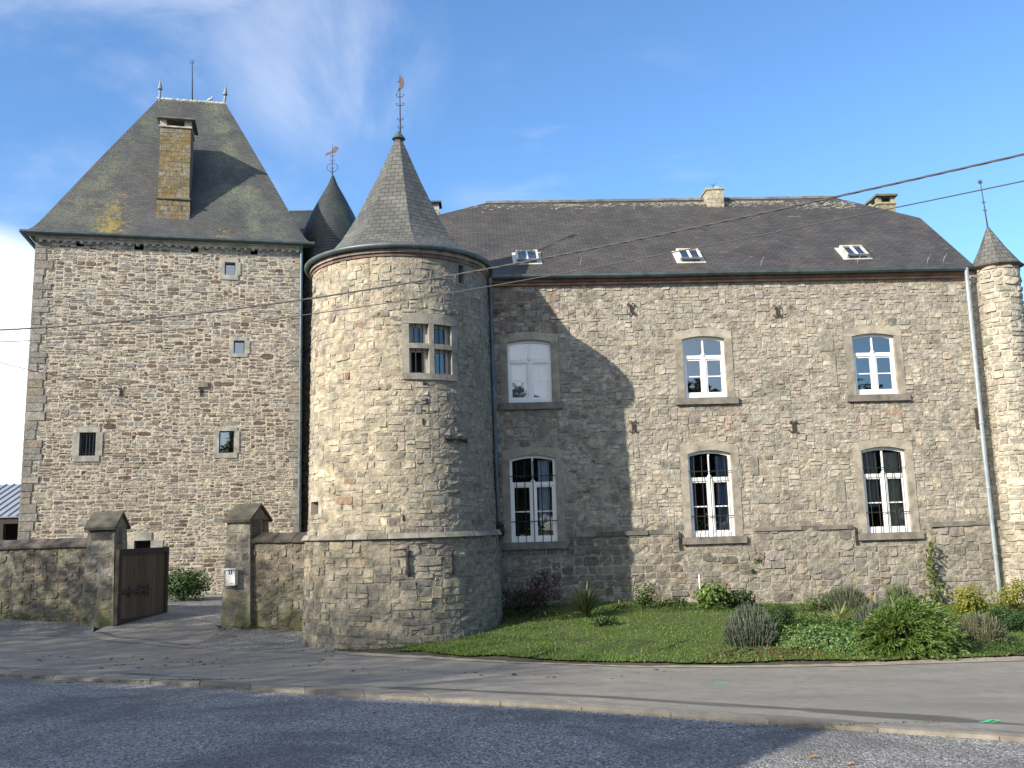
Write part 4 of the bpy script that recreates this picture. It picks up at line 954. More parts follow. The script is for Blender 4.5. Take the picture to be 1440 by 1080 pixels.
masonry(mb, tm, -2.4*rc, 2.4*rc, .1, ZS, .05, .055, (4, 8), (2, 4), lambda u, v, r: pickc(r, PAL_C)*.8, (.42, .38, .3), gap=.012, h=(.012, .035), rough=.01, seed=62)
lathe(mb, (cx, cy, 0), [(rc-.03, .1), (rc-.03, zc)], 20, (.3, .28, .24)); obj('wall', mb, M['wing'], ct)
mb = MB(); H_ = za-zc
for k in range(8):
    a0, a1 = R(22.5+45*k), R(67.5+45*k); V = []; UVs = []
    for (r, z) in ((rc+.16, -.03), (rc+.06, .07), (rc*.62, H_*.45), (.02, H_)):
        for a in (a0, a1): V.append((cx-.10*z/H_+r*sin(a), cy-r*cos(a), zc+z)); UVs.append((r*tan(R(22.5))*(1 if a == a1 else -1)+k*.3, z*1.2))
    mb.add(V, [(0, 1, 3, 2), (2, 3, 5, 4), (4, 5, 7, 6)], (.1,)*3, UVs)
M['cslate'], _, _ = slate_mat('turret_slate', (.085, .085, .082), (.12, .12, .11), .2, .14, [(5, .6, .7, .6, (.26, .24, .2), (1, 1, 1))], rough=.6)
ctr = obj('roof', mb, M['cslate'], ct)
g = MB(); lathe(g, (cx, cy, zc-.09), [(rc-.05, 0), (rc+.10, .02), (rc+.16, .055), (rc-.05, .056)], 8, (.16, .10, .07), a0=R(22.5), a1=R(382.5)); obj('eave_board', g, M['dress'], ct)
g = MB(); a = -.62; bx(g, plane_map((0, 0, 0), (1, 0)), 0, .001, 0, .001, 0, .001); 
tw_scr = [(.36, .05), (.52, .05)]
vt = P(1381, 251, 23.4)[2]; vane('weather_vane', (cx-.10, cy, za-.06), vt-za+.06, -.05, ctr, (.94, [[(-.06, -.02), (0, -.06), (.05, -.02), (.04, .05), (0, .01), (-.05, .05)]]))
# ------------------------------------------------------------------ yard walls, gate pillars and gate
PAL_Y = [(4, (.17, .15, .112)), (3, (.14, .125, .10)), (2, (.20, .17, .125)), (1, (.11, .08, .065)), (1, (.22, .20, .16))]
WALLZ = 2.53
def yardwall(label, p0, p1, th, seed, pal=PAL_Y):
    p0 = np.array(p0[:2]); p1 = np.array(p1[:2]); L_ = np.linalg.norm(p1-p0); ud = (p1-p0)/L_; mp = plane_map((p0[0], p0[1], 0), ud)
    t = thing('boundary_wall', label, 'wall', ((p0[0]+p1[0])/2, (p0[1]+p1[1])/2, .3)); mb = MB()
    masonry(mb, mp, 0, L_, .0, WALLZ-.18, .06, .055, (3, 7), (2, 4), lambda u, v, r: pickc(r, pal)*(1.1 if v > 1 else 1.25), (.20, .18, .135), gap=.010, h=(.006, .022), rough=.010, seed=seed, corner=.7)
    bx(mb, mp, 0, L_, 0, WALLZ-.18, -th, -.03, (.2, .18, .14)); obj('wall', mb, M['yard'], t)
    mb = MB(); u = 0; rng = np.random.default_rng(seed)
    while u < L_:
        e = min(u+rng.uniform(.22, .4), L_); c = np.array((.075, .065, .055))*rng.uniform(.7, 1.4); k = rng.uniform(-.012, .012)
        prism(mb, [(.09, -.20+k), (.10, -.14+k), (-th/2, .03+k), (-th-.10, -.14+k), (-th-.09, -.20+k)], lambda a, b, dd: mp(np.asarray(dd), WALLZ+np.asarray(b), np.asarray(a)), u+.004, e-.004, c); u = e
    fixn(obj('coping', mb, M['dress'], t)); return mp
pL0 = P(-130, 860, 24.9); pL1 = P(128, 870, 23.75)
yardwall('low stone boundary wall with dark coping left of the gate', pL0, pL1, .38, 91)
pR0 = P(345, 870, 22.75); pR1 = P(452, 870, 21.95)
yardwall('short stone boundary wall between mailbox pillar and round tower', pR0, pR1, .38, 92)
def pillar(px0, px1, pyb, Y, ang, label, seed, ztop, dep=.95):
    a = P(px0, pyb, Y); b = P(px1, pyb, Y); w_ = (b-a)[0]; ud = np.array([cos(ang), sin(ang)]); gb = min(gz(a[0], a[1]), gz(b[0], b[1]))-.05
    t = thing('gate_pillar', label, 'pillar', ((a[0]+b[0])/2, Y+.4, gb)); mb = MB(); c0 = (a+b)/2
    def face(k):
        # k 0 front, 1 right side, 2 back, 3 left side; a slight batter draws the faces in towards the top
        def f(u, v, d):
            u = np.asarray(u, float); v = np.asarray(v, float); d = np.asarray(d, float)+0*u; s = .09*(1-(v-gb)/(ztop-gb)); hw = w_/2+s; hd = dep/2+s
            if k == 0: x = u*hw; y = -hd-d
            if k == 1: x = hw+d; y = u*hd
            if k == 2: x = -u*hw; y = hd+d
            if k == 3: x = -hw-d; y = -u*hd
            X = c0[0]+x*ud[0]-(y+dep/2)*0+0; cxy = np.stack([c0[0]+x*ud[0]-(y+dep/2)*ud[1], Y+x*ud[1]+(y+dep/2)*ud[0], v+0*x], 1); return cxy
        return f
    for k in range(4):
        pal = [(3, (.19, .175, .145)), (3, (.15, .14, .12)), (1, (.26, .245, .21)), (1, (.09, .085, .075))]
        masonry(mb, face(k), -1, 1, gb, ztop, .25, .11, (3, 8) if k in (0, 2) else (2, 5), (2, 3), lambda u, v, r: pickc(r, pal), (.22, .205, .17), gap=.012, h=(.004, .018), rough=.007, seed=seed+k, corner=.3)
    obj('shaft', mb, M['yard'], t)
    fm = lambda u, v, d: np.stack([c0[0]+np.asarray(d)*ud[0]-(np.asarray(u)+0)*ud[1], Y+np.asarray(d)*ud[1]+np.asarray(u)*ud[0], np.asarray(v)+0*np.asarray(d)], 1)
    mb = MB(); prism(mb, [(0, ztop), (dep, ztop), (dep/2, ztop+.31)], fm, -w_/2-.02, w_/2+.02, (.17, .16, .13)); fixn(obj('gable', mb, M['dress'], t))
    mb = MB(); prism(mb, [(-.10, ztop-.06), (dep/2, ztop+.33), (dep/2, ztop+.40), (-.12, ztop-.0)], fm, -w_/2-.06, w_/2+.06, (.085, .078, .062)); prism(mb, [(dep+.10, ztop-.06), (dep+.12, ztop), (dep/2+.001, ztop+.40), (dep/2+.001, ztop+.33)], fm, -w_/2-.06, w_/2+.06, (.085, .078, .062))
    fixn(obj('cap', mb, M['dress'], t)); return t, c0, w_, gb
zpl = P(130, 742, 23.4)[2]
pil1 = pillar(119, 156, 880, 23.45, R(1), 'grey stone gate pillar with gabled cap, carrying the wooden gate', 101, zpl, .78)
zpr = P(335, 731, 22.6)[2]
pil2 = pillar(316, 351, 884, 22.65, R(-12), 'grey stone gate pillar with white mailbox hung on its front', 111, zpr)
# mailbox
mA = P(326.5, 811, 22.50); mmp = plane_map((mA[0], mA[1], 0), (cos(R(-12)), sin(R(-12))))
mbx = thing('mailbox', 'white metal mailbox with small lid and blue badge on the gate pillar', 'mailbox', (mA[0], mA[1], P(326, 823, 22.5)[2]))
z0, z1 = P(326, 823, 22.5)[2], P(326, 801, 22.5)[2]; g = MB(); bx(g, mmp, -.125, .115, z0, z1, -.06, .08, (.72, .74, .72)); obj('body', g, simple('mailbox_paint', (.70, .72, .70), .4, var=.06, useattr=False), mbx)
g = MB(); bx(g, mmp, -.14, .15, z1+.002, z1+.03, -.06, .13); obj('lid', g, bpy.data.materials['mailbox_paint'], mbx)
g = MB(); bx(g, mmp, -.045, .035, z1-.11, z1-.02, .08, .086, (.02, .03, .10)); bd = obj('badge', g, simple('navy_enamel', (.02, .03, .12), .4, var=.05, bs=0), mbx)
g = MB(); bx(g, mmp, -.008, .012, z1-.10, z1-.03, .086, .089); bx(g, mmp, -.022, -.009, z1-.052, z1-.038, .086, .089); obj('numeral', g, M['white'], bd)
g = MB()
for q in range(5): bx(g, mmp, -.01+q*.022, .004+q*.022, z0+.03, z0+.045, .08, .083)
obj('lettering', g, M['iron'], mbx)
# gate leaf
h0 = P(163, 870, 23.35); h1 = P(234, 866, 25.4); gb0, gb1 = gz(h0[0], h0[1])+.06, gz(h1[0], h1[1])+.10
gl = np.linalg.norm((h1-h0)[:2]); gd = (h1-h0)[:2]/gl; gm_ = plane_map((h0[0], h0[1], 0), gd)
zt = P(198, 771, 24.3)[2]; zb = P(198, 873, 24.3)[2]
gt = thing('wooden_gate', 'weathered brown plank gate leaf standing open on iron strap hinge', 'gate', (h0[0], h0[1], zb))
m, t, b = mat('weathered_planks'); c = attr(t); c = mixc(t, 1., c, mixc(t, noise(t, 6, 6, .7, stretch=(14, 14, .6)), (.45, .45, .45), (1.5, 1.45, 1.4)), 'MULTIPLY'); c = mixc(t, mth(t, 'MULTIPLY', noise(t, 3, 4, .6, stretch=(5, 5, .7), lo=.5, hi=.7), .5), c, (.03, .024, .02)); setc(t, b, c); b.inputs['Roughness'].default_value = .85; bump(t, b, noise(t, 8, 4, .6, stretch=(20, 20, .6)), .5, .01); M['wood'] = m
mb = MB(); n_ = 13; rng = np.random.default_rng(8)
for k in range(n_): bx(mb, gm_, .06+(gl-.12)*k/n_+.003, .06+(gl-.12)*(k+1)/n_-.003, zb+.02, zt-.02, -.03, rng.uniform(-.002, .003), np.array((.11, .078, .056))*rng.uniform(.6, 1.3))
obj('planks', mb, M['wood'], gt)
mb = MB(); dk = (.035, .027, .022); bx(mb, gm_, 0, gl, zt-.14, zt, -.07, .035, dk); bx(mb, gm_, 0, .13, zb, zt-.141, -.07, .033, dk); bx(mb, gm_, gl-.11, gl, zb, zt-.141, -.07, .033, dk); bx(mb, gm_, .131, gl-.111, zb, zb+.12, -.07, .02, dk); obj('gate_frame', mb, M['wood'], gt)
mb = MB(); zm = P(180, 832, 23.8)[2]; bx(mb, gm_, .0, gl*.52, zm-.035, zm+.035, .034, .05)
for u in (.45, .85, 1.2): prism(mb, [(u-.05, zm), (u, zm-.16), (u+.05, zm), (u, zm+.16)], gm_, .034, .055)
prism(mb, [(gl*.5, zm-.10), (gl*.64, zm), (gl*.5, zm+.10)], gm_, .034, .05); obj('strap_hinge', mb, M['iron'], gt)
# ------------------------------------------------------------------ barn far left
bz0 = P(20, 726, 36)[2]; bz1 = P(20, 681, 39.5)[2]; bX1 = P(70, 700, 37)[0]; bX0 = bX1-14
barn = thing('open_barn', 'open barn with pale ribbed metal roof beyond the left wall', 'barn', ((bX0+bX1)/2, 39, .6))
m, t, b = mat('ribbed_metal_roof'); c = mixc(t, mth(t, 'MULTIPLY', noise(t, 2.2, 4, .7, lo=.62, hi=.66), .9), (.30, .34, .40), (.22, .09, .04)); c = mixc(t, noise(t, 1, 4, .6, lo=.3, hi=.8), c, (.36, .39, .44)); setc(t, b, c); b.inputs['Roughness'].default_value = .45; b.inputs['Metallic'].default_value = .3; M['rib'] = m
mb = MB(); s3 = np.array([0, 3.5, bz1-bz0]); x = bX0
sn = np.array([0, -(bz1-bz0), 3.5]); sn = sn/np.linalg.norm(sn)
V0 = np.array([bX0, 36, bz0]); V1 = np.array([bX1, 36, bz0]); mb.add([V0, V1, V1+s3, V0+s3, V0-sn*.05, V1-sn*.05, V1+s3-sn*.05, V0+s3-sn*.05], [(0, 1, 2, 3), (7, 6, 5, 4), (0, 4, 5, 1), (1, 5, 6, 2)])
while x < bX1:
    a = np.array([x, 36, bz0]); mb.add([a, a+[.05, 0, 0], a+[.05, 0, 0]+s3, a+s3, a+sn*.05, a+[.05, 0, 0]+sn*.05, a+[.05, 0, 0]+s3+sn*.05, a+s3+sn*.05], [(4, 5, 6, 7), (0, 4, 7, 3), (1, 2, 6, 5), (0, 1, 5, 4)]); x += .33
a = np.array([bX0, 39.5, bz1]); mb.add([a, a+[bX1-bX0, 0, 0], a+[bX1-bX0, 4, -1.6], a+[0, 4, -1.6]], [(0, 1, 2, 3)])
obj('roof', mb, M['rib'], barn)
mb = MB(); box(mb, bX0, bX1, 43.0, 43.2, .3, bz1-1.6); box(mb, bX0, bX0+.2, 36.3, 43, .3, bz0-.1); box(mb, bX1-.2, bX1, 36.3, 43, .3, bz0-.1); obj('wall', mb, simple('barn_wall', (.025, .02, .018), .9), barn)
mb = MB(); box(mb, bX0, bX1, 36.1, 36.25, bz0-.28, bz0-.06)
x = bX1-1.4
while x > bX0: box(mb, x-.1, x+.1, 36.1, 36.3, .3, bz0-.281); x -= 3.2
obj('timber_frame', mb, simple('barn_timber', (.03, .026, .022), .9), barn)
# ------------------------------------------------------------------ ground
def ground_mat(name, cols, sc, rough=.95, b_sc=60, b_st=.8, b_d=.02, fleck=None):
    m, t, b = mat(name); c = mixc(t, noise(t, sc, 6, .65, co='Object', lo=.3, hi=.7), cols[0], cols[1])
    c = mixc(t, noise(t, sc*7, 5, .7, lo=.35, hi=.65), c, cols[2])
    if fleck: c = mixc(t, noise(t, fleck[0], 2, .6, lo=fleck[1], hi=fleck[2]), c, fleck[3])
    setc(t, b, c); b.inputs['Roughness'].default_value = rough; bump(t, b, noise(t, b_sc, 3, .65), b_st, b_d); return m, t, b
def gravel_mat(name, c1, c2, c3, patch):
    m, t, b = mat(name); tc = N(t, 'ShaderNodeTexCoord'); v = N(t, 'ShaderNodeTexVoronoi'); v.inputs['Scale'].default_value = 52; t.links.new(tc.outputs['Object'], v.inputs[0])
    sp = N(t, 'ShaderNodeSeparateColor'); t.links.new(v.outputs['Color'], sp.inputs[0])
    c = mixc(t, ramp01(t, sp.outputs[0], .2, .9), c1, c2); c = mixc(t, ramp01(t, sp.outputs[1], .85, .99), c, c3)
    c = mixc(t, mth(t, 'MULTIPLY', noise(t, .55, 6, .7, .4, lo=.42, hi=.66), .7), c, patch); setc(t, b, c); b.inputs['Roughness'].default_value = .8
    h = mth(t, 'SUBTRACT', 1, v.outputs['Distance']); bump(t, b, mth(t, 'ADD', h, mth(t, 'MULTIPLY', noise(t, 4, 4, .6), .6)), 1., .03); return m
M['soil'], _, _ = ground_mat('soil', ((.06, .045, .03), (.09, .07, .045), (.05, .06, .025)), .7)
M['gravel'] = gravel_mat('blue_gravel', (.12, .12, .122), (.42, .415, .40), (.68, .67, .64), (.10, .10, .102))
M['road'], t, b = ground_mat('worn_asphalt', ((.20, .19, .165), (.245, .23, .20), (.18, .17, .15)), .5, .85, 90, .6, .010, (110, .60, .70, (.34, .32, .28)))
old = b.inputs['Base Color'].links[0].from_socket; tc = N(t, 'ShaderNodeTexCoord'); vo = N(t, 'ShaderNodeTexVoronoi'); vo.feature = 'DISTANCE_TO_EDGE'; vo.inputs['Scale'].default_value = .55
wv = mixc(t, .18, tc.outputs['Object'], noise(t, 1.2, 5, .7)); t.links.new(wv, vo.inputs[0]); cr = ramp01(t, vo.outputs['Distance'], .0, .012, 1, 0); cr = mth(t, 'MULTIPLY', cr, noise(t, .35, 3, .5, lo=.5, hi=.6))
setc(t, b, mixc(t, mth(t, 'MULTIPLY', cr, .22), mixc(t, mth(t, 'MULTIPLY', noise(t, 1.7, 6, .7, .4, lo=.52, hi=.66), .35), old, (.12, .115, .10)), (.05, .048, .043)))
# wet patches beside the kerb
old = b.inputs['Base Color'].links[0].from_socket; uv = N(t, 'ShaderNodeUVMap'); sx = N(t, 'ShaderNodeSeparateXYZ'); t.links.new(uv.outputs[0], sx.inputs[0])
mp_ = N(t, 'ShaderNodeMapping'); mp_.inputs[3].default_value = (.35, 2.2, 1); t.links.new(uv.outputs[0], mp_.inputs[0]); nn = N(t, 'ShaderNodeTexNoise'); nn.inputs['Scale'].default_value = 1; nn.inputs['Detail'].default_value = 6; t.links.new(mp_.outputs[0], nn.inputs[0])
d_ = mth(t, 'ABSOLUTE', mth(t, 'SUBTRACT', sx.outputs[1], .52)); band = ramp01(t, d_, .05, .50, 1, 0)
k_ = ramp01(t, mth(t, 'ADD', mth(t, 'MULTIPLY', mth(t, 'SUBTRACT', nn.outputs[0], .5), 2.6), mth(t, 'MULTIPLY', band, .6)), .60, .70); k_ = mth(t, 'MULTIPLY', k_, ramp01(t, band, 0, .15))
c = mixc(t, mth(t, 'MULTIPLY', k_, .8), old, (.055, .05, .045))
d2 = mth(t, 'ABSOLUTE', mth(t, 'SUBTRACT', sx.outputs[1], 1.9)); c = mixc(t, mth(t, 'MULTIPLY', ramp01(t, d2, .1, .9, .40, 0), noise(t, .6, 4, .6, stretch=(.5, 3, 1), lo=.35, hi=.65)), c, (.10, .095, .085))
d3 = mth(t, 'ABSOLUTE', mth(t, 'SUBTRACT', sx.outputs[1], 4.0)); c = mixc(t, mth(t, 'MULTIPLY', ramp01(t, d3, .1, .8, .30, 0), noise(t, .7, 4, .6, stretch=(.5, 3, 1), lo=.35, hi=.65)), c, (.11, .105, .095)); setc(t, b, c)
def asph_rough(): pass
def resample(pts, n):
    p = np.array([q[:2] for q in pts], float); s = np.concatenate([[0], np.cumsum(np.linalg.norm(np.diff(p, axis=0), axis=1))]); q = np.linspace(0, s[-1], n)
    return np.stack([np.interp(q, s, p[:, 0]), np.interp(q, s, p[:, 1])], 1), s[-1]
def ribbon(ca, cb, n, m, off, jit=(0, 0), seed=0, zfun=None):
    rng = np.random.default_rng(seed); a, la = resample(ca, n); b, lb = resample(cb, n)
    a = a+rng.normal(0, jit[0], a.shape) if jit[0] else a; b = b+rng.normal(0, jit[1], b.shape) if jit[1] else b
    f = np.linspace(0, 1, m)[None, :, None]; q = a[:, None]*(1-f)+b[:, None]*f; z = gz(q[..., 0], q[..., 1])+off
    if zfun is not None: z = z+zfun(q)
    V = np.concatenate([q, z[..., None]], 2).reshape(-1, 3); w_ = np.linalg.norm(b-a, axis=1)
    UV = np.stack([np.repeat(np.linspace(0, la, n), m), (w_[:, None]*np.linspace(0, 1, m)[None]).ravel()], 1)
    mb = MB(); mb.addq(V, grid_faces(n, m)[:, ::-1], (.5, .5, .5), UV); return mb
def up(o):
    me = o.data
    if len(me.polygons) and me.polygons[0].normal.z < 0: me.flip_normals()
    return o
gx, gy = np.meshgrid(np.concatenate([np.linspace(-600, -45, 10), np.linspace(-40, 40, 81), np.linspace(45, 600, 10)]), np.concatenate([np.linspace(-300, -25, 6), np.linspace(-20, 60, 81), np.linspace(70, 900, 12)]), indexing='ij')
zz = gz(np.clip(gx, -100, 100), np.clip(gy, -60, 150)); far = np.clip((np.hypot(gx, gy-20)-50)/60, 0, 1); zz = zz*(1-far)+.3*far-.07
mb = MB(); mb.addq(np.stack([gx.ravel(), gy.ravel(), zz.ravel()], 1), grid_faces(*gx.shape), (.5, .5, .5)); up(struct('ground', mb, M['soil'], smooth=True))
kf = [G(*p) for p in ((-60, 940), (0, 942.7), (240, 955), (480, 969.5), (720, 983), (960, 998.5), (1200, 1016), (1440, 1031.7))]
kn = [G(*p) for p in ((-60, 949), (0, 951.7), (240, 963.5), (480, 979), (720, 993.5), (960, 1010), (1200, 1027.5), (1440, 1044))]
def ext(c, a, b):
    c = [np.array(q[:2]) for q in c]; u = c[0]-c[1]; u /= np.linalg.norm(u); v = c[-1]-c[-2]; v /= np.linalg.norm(v); return [c[0]+u*a]+c+[c[-1]+v*b]
kfe, kne = ext(kf, 14, 12), ext(kn, 14, 12)
far_px = ((0, 892), (60, 893), (130, 896), (200, 902), (262, 908.5), (330, 912.5), (430, 916), (520, 922), (620, 927), (700, 931), (800, 934.5), (900, 938), (1000, 938.5), (1100, 937.5), (1200, 936), (1300, 932.5), (1440, 928.5))
fe = ext([G(*p) for p in far_px], 16, 12)
up(struct('road', ribbon(kfe, fe, 160, 24, 0), M['road'], smooth=True))
# kerb of concrete blocks
mb = MB(); a, la = resample(kfe, 60); b, lb = resample(kne, 60); nb = int(lb/1.0); A_, _ = resample(kfe, nb+1); B_, _ = resample(kne, nb+1); rng = np.random.default_rng(1)
for i in range(nb):
    f0, f1 = .006, .994; q = [A_[i]*(1-f0)+A_[i+1]*f0, A_[i]*(1-f1)+A_[i+1]*f1, B_[i]*(1-f1)+B_[i+1]*f1, B_[i]*(1-f0)+B_[i+1]*f0]
    j = rng.normal(0, .004); tops = [np.array([*p, gz(*p)+h+j]) for p, h in zip(q, (.02, .02, .055, .055))]; bots = [t_-np.array([0, 0, .15]) for t_ in tops]
    n2 = tops[3]+(tops[0]-tops[3])*.18+[0, 0, .004]; n1 = tops[2]+(tops[1]-tops[2])*.18+[0, 0, .004]
    mb.add([tops[0], tops[1], n1, n2, tops[2]-[0, 0, .012], tops[3]-[0, 0, .012]]+bots, [(0, 3, 2, 1), (3, 5, 4, 2), (5, 9, 8, 4), (0, 1, 7, 6), (0, 6, 9, 5, 3), (1, 2, 4, 8, 7)], np.array((.18, .165, .14))*rng.uniform(.75, 1.15))
M['kerb'] = simple('kerb_concrete', (.3, .27, .22), .9, useattr=True, var=.25, sc=6, bs=.5); fixn(struct('kerb', mb, M['kerb']))
near = [np.array(p) for p in ((-40, -22), (-10, -25), (12, -25), (35, -22))]
up(struct('gravel_forecourt', ribbon(kne, near, 90, 60, 0.0), M['gravel'], smooth=True))
# asphalt mouth, verge gravel, courtyard
up(struct('driveway', ribbon([G(118, 895), G(150, 902), G(200, 906), G(258, 912), G(268, 912)], [G(150, 881), G(180, 880), G(230, 878), G(300, 881), G(318, 884)], 60, 14, .010), M['road'], smooth=True))
up(struct('gravel_verge', ribbon([G(-160, 895), G(0, 893.5), G(60, 894.5), G(128, 898)], [G(-160, 862), G(0, 862), G(60, 864), G(135, 872)], 90, 14, .006, (0, 0), 3), M['gravel'], smooth=True))
up(struct('gravel_verge', ribbon([G(262, 910), G(290, 913), G(350, 916), G(430, 919), G(470, 922)], [G(290, 896), G(318, 884), G(350, 874), G(430, 874), G(470, 880)], 90, 14, .006, (0, 0), 4), M['gravel'], smooth=True))
up(struct('courtyard', ribbon([G(130, 881), G(180, 880.5), G(230, 878.5), G(300, 881.5), G(345, 878)], [np.array((-24, 34.)), np.array((-16, 34.)), np.array((-11, 34.)), np.array((-6, 34.)), np.array((-4, 34.))], 30, 14, .012), M['gravel'], smooth=True))
g = MB(); er = [G(*p)-[0, .16, 0] for p in ((430, 915.5), (520, 921.5), (620, 926.5), (700, 930.5), (800, 934), (900, 937.5), (1000, 938), (1100, 937), (1200, 935.5), (1300, 932), (1440, 928))]
e2 = [q+np.array([.0, w_, 0]) for q, w_ in zip(er, (.46, .42, .34, .2, .18, .2, .28, .26, .34, .44, .55))]
M['edge'] = simple('edge_concrete', (.27, .24, .19), .95, var=.35, sc=3, bs=.6)
up(struct('road_edge', ribbon(ext(er, 0, 10), ext(e2, 0, 10), 160, 4, .009, (.008, .03), 6), M['edge'], smooth=True))
# lawn
sv = [np.array(q[:2])-[0, .02] for q in fe]; sv2 = [np.array(q[:2])+[0, 1.4] for q in fe]
up(struct('soil_verge', ribbon(sv[4:], sv2[4:], 160, 8, .005, (.02, .02), 17), M['soil'], smooth=True))
lb_ = [G(*p) for p in ((560, 918), (585, 917), (620, 921), (660, 925), (700, 923), (760, 929), (860, 933), (960, 934), (1020, 935))]
lt_ = [np.array((-1.6, 23.6)), np.array((-.6, 23.4)), np.array((.4, 23.3)), np.array((1.5, 23.3)), np.array((3, 23.3)), np.array((4.5, 23.4)), np.array((6.5, 23.4)), np.array((8.5, 23.5)), np.array((12.5, 23.6))]
lb_ += [G(1100, 931), G(1250, 930), G(1440, 924), G(1500, 922)]; lt_ += [np.array((13.5, 23.6)), np.array((15, 23.7)), np.array((18, 23.7)), np.array((20, 23.7))]
M['lawn'], _, _ = ground_mat('lawn_turf', ((.045, .09, .012), (.07, .12, .018), (.06, .065, .02)), .6, .9, 50, .9, .03)
lawn = up(struct('lawn', ribbon(lb_, lt_, 120, 30, .035, (.05, 0), 9), M['lawn'], smooth=True))
M['grass'] = leaf_mat('grass_blades', .35, .55)
def blades(mb, XY, hgt, wid, cols, rng, lean=.5):
    n = len(XY); z = gz(XY[:, 0], XY[:, 1]); a = rng.uniform(0, 2*pi, n); h = rng.uniform(.5, 1.2, n)*hgt; w_ = rng.uniform(.6, 1.3, n)*wid
    b0 = np.stack([XY[:, 0]-w_*np.cos(a), XY[:, 1]-w_*np.sin(a), z+.03], 1); b1 = np.stack([XY[:, 0]+w_*np.cos(a), XY[:, 1]+w_*np.sin(a), z+.03], 1); l = rng.normal(0, lean, (n, 2))*h[:, None]
    tp = np.stack([XY[:, 0]+l[:, 0], XY[:, 1]+l[:, 1], z+.03+h], 1); V = np.stack([b0, b1, tp], 1).reshape(-1, 3)
    c = np.array(cols)[rng.integers(0, len(cols), n)]*rng.uniform(.7, 1.3, (n, 1)); mb.add(V, np.arange(3*n).reshape(n, 3).tolist(), np.repeat(c, 3, 0))
rng = np.random.default_rng(21); n = 90000; a, _ = resample(lb_, 400); b, _ = resample(lt_, 400); k = rng.integers(0, 400, n); f = (rng.random(n)**1.15)[:, None]; XY = a[k]*(1-f)+b[k]*f+rng.normal(0, .03, (n, 2))
clump = np.sin(XY[:, 0]*3.1+np.sin(XY[:, 1]*2.3)*2)*np.sin(XY[:, 1]*2.9+1.3*np.sin(XY[:, 0]*1.7)); keepm = rng.random(n) < .62+.38*clump
g = MB(); blades(g, XY[keepm], .042, .010, [(.085, .19, .016), (.115, .215, .02), (.07, .155, .014), (.14, .23, .03), (.17, .20, .06), (.055, .125, .02)], rng)
tag(obj('lawn_grass', g, M['grass']), 'short green mown grass covering the strip in front of the wing', 'grass', kind='stuff')
# ------------------------------------------------------------------ plants
def leaves(mb, C, nrm_, ln, wd, cols, rng, var=.3, up_=0., droop=0.):
    n = len(C); t1 = rng.normal(size=(n, 3)); t1[:, 2] += up_; 
    nn = nrm_+rng.normal(0, .45, (n, 3)); nn /= np.linalg.norm(nn, axis=1)[:, None]; t1 = t1-nn*(t1*nn).sum(1)[:, None]; t1 /= np.linalg.norm(t1, axis=1)[:, None]+1e-9; t2 = np.cross(nn, t1)
    L_ = (ln*rng.uniform(.6, 1.25, n))[:, None]; W_ = (wd*rng.uniform(.7, 1.2, n))[:, None]
    V = np.stack([C-t1*L_*.5, C+t2*W_*.5+nn*W_*.12, C+t1*L_*.5, C-t2*W_*.5+nn*W_*.12], 1).reshape(-1, 3)
    c = np.array(cols)[rng.integers(0, len(cols), n)]*rng.uniform(1-var, 1+var, (n, 1)); mb.addq(V, np.arange(4*n).reshape(n, 4), np.repeat(c, 4, 0))
def shrub(name, label, cat, base, r, n, ln, wd, cols, seed, nclump=26, cs=.22, flat=0., group=None, stems=True, up_=0.):
    rng = np.random.default_rng(seed); base = np.array(base, float); r = np.array(r, float); t = thing(name, label, cat, base, group); c0 = base+[0, 0, r[2]*(1-flat)*.95]
    d = rng.normal(size=(nclump, 3)); d /= np.linalg.norm(d, axis=1)[:, None]; d *= rng.uniform(.45, .95, (nclump, 1)); cc = d; k = rng.integers(0, nclump, n)
    q = cc[k]+rng.normal(0, cs, (n, 3)); l = np.linalg.norm(q, axis=1); q = q/np.maximum(1, l/1.08)[:, None]; q = q*(1-.25*(rng.random((n, 1)) < .1)); pos = c0+q*r; ok = pos[:, 2] > base[2]+.01; pos, q = pos[ok], q[ok]
    nr = q/(np.linalg.norm(q, axis=1)[:, None]+1e-6); mb = MB(); leaves(mb, pos, nr, ln, wd, cols, rng, up_=up_); obj('foliage', mb, M['leaf'], t)
    if stems:
        g = MB()
        for i in range(9): tube(g, [base+[rng.normal(0, .03), rng.normal(0, .03), -.03], c0+cc[i]*r*.4, c0+cc[i]*r*.85], [.012, .008, .004], 4, (.1, .08, .05))
        obj('stems', g, M['bark'], t)
    return t
def gp(px, py): return G(px, py)
GR = [(.045, .085, .018), (.06, .11, .022), (.035, .065, .015), (.085, .13, .03)]; DK = [(.02, .045, .012), (.03, .06, .015), (.04, .075, .02)]
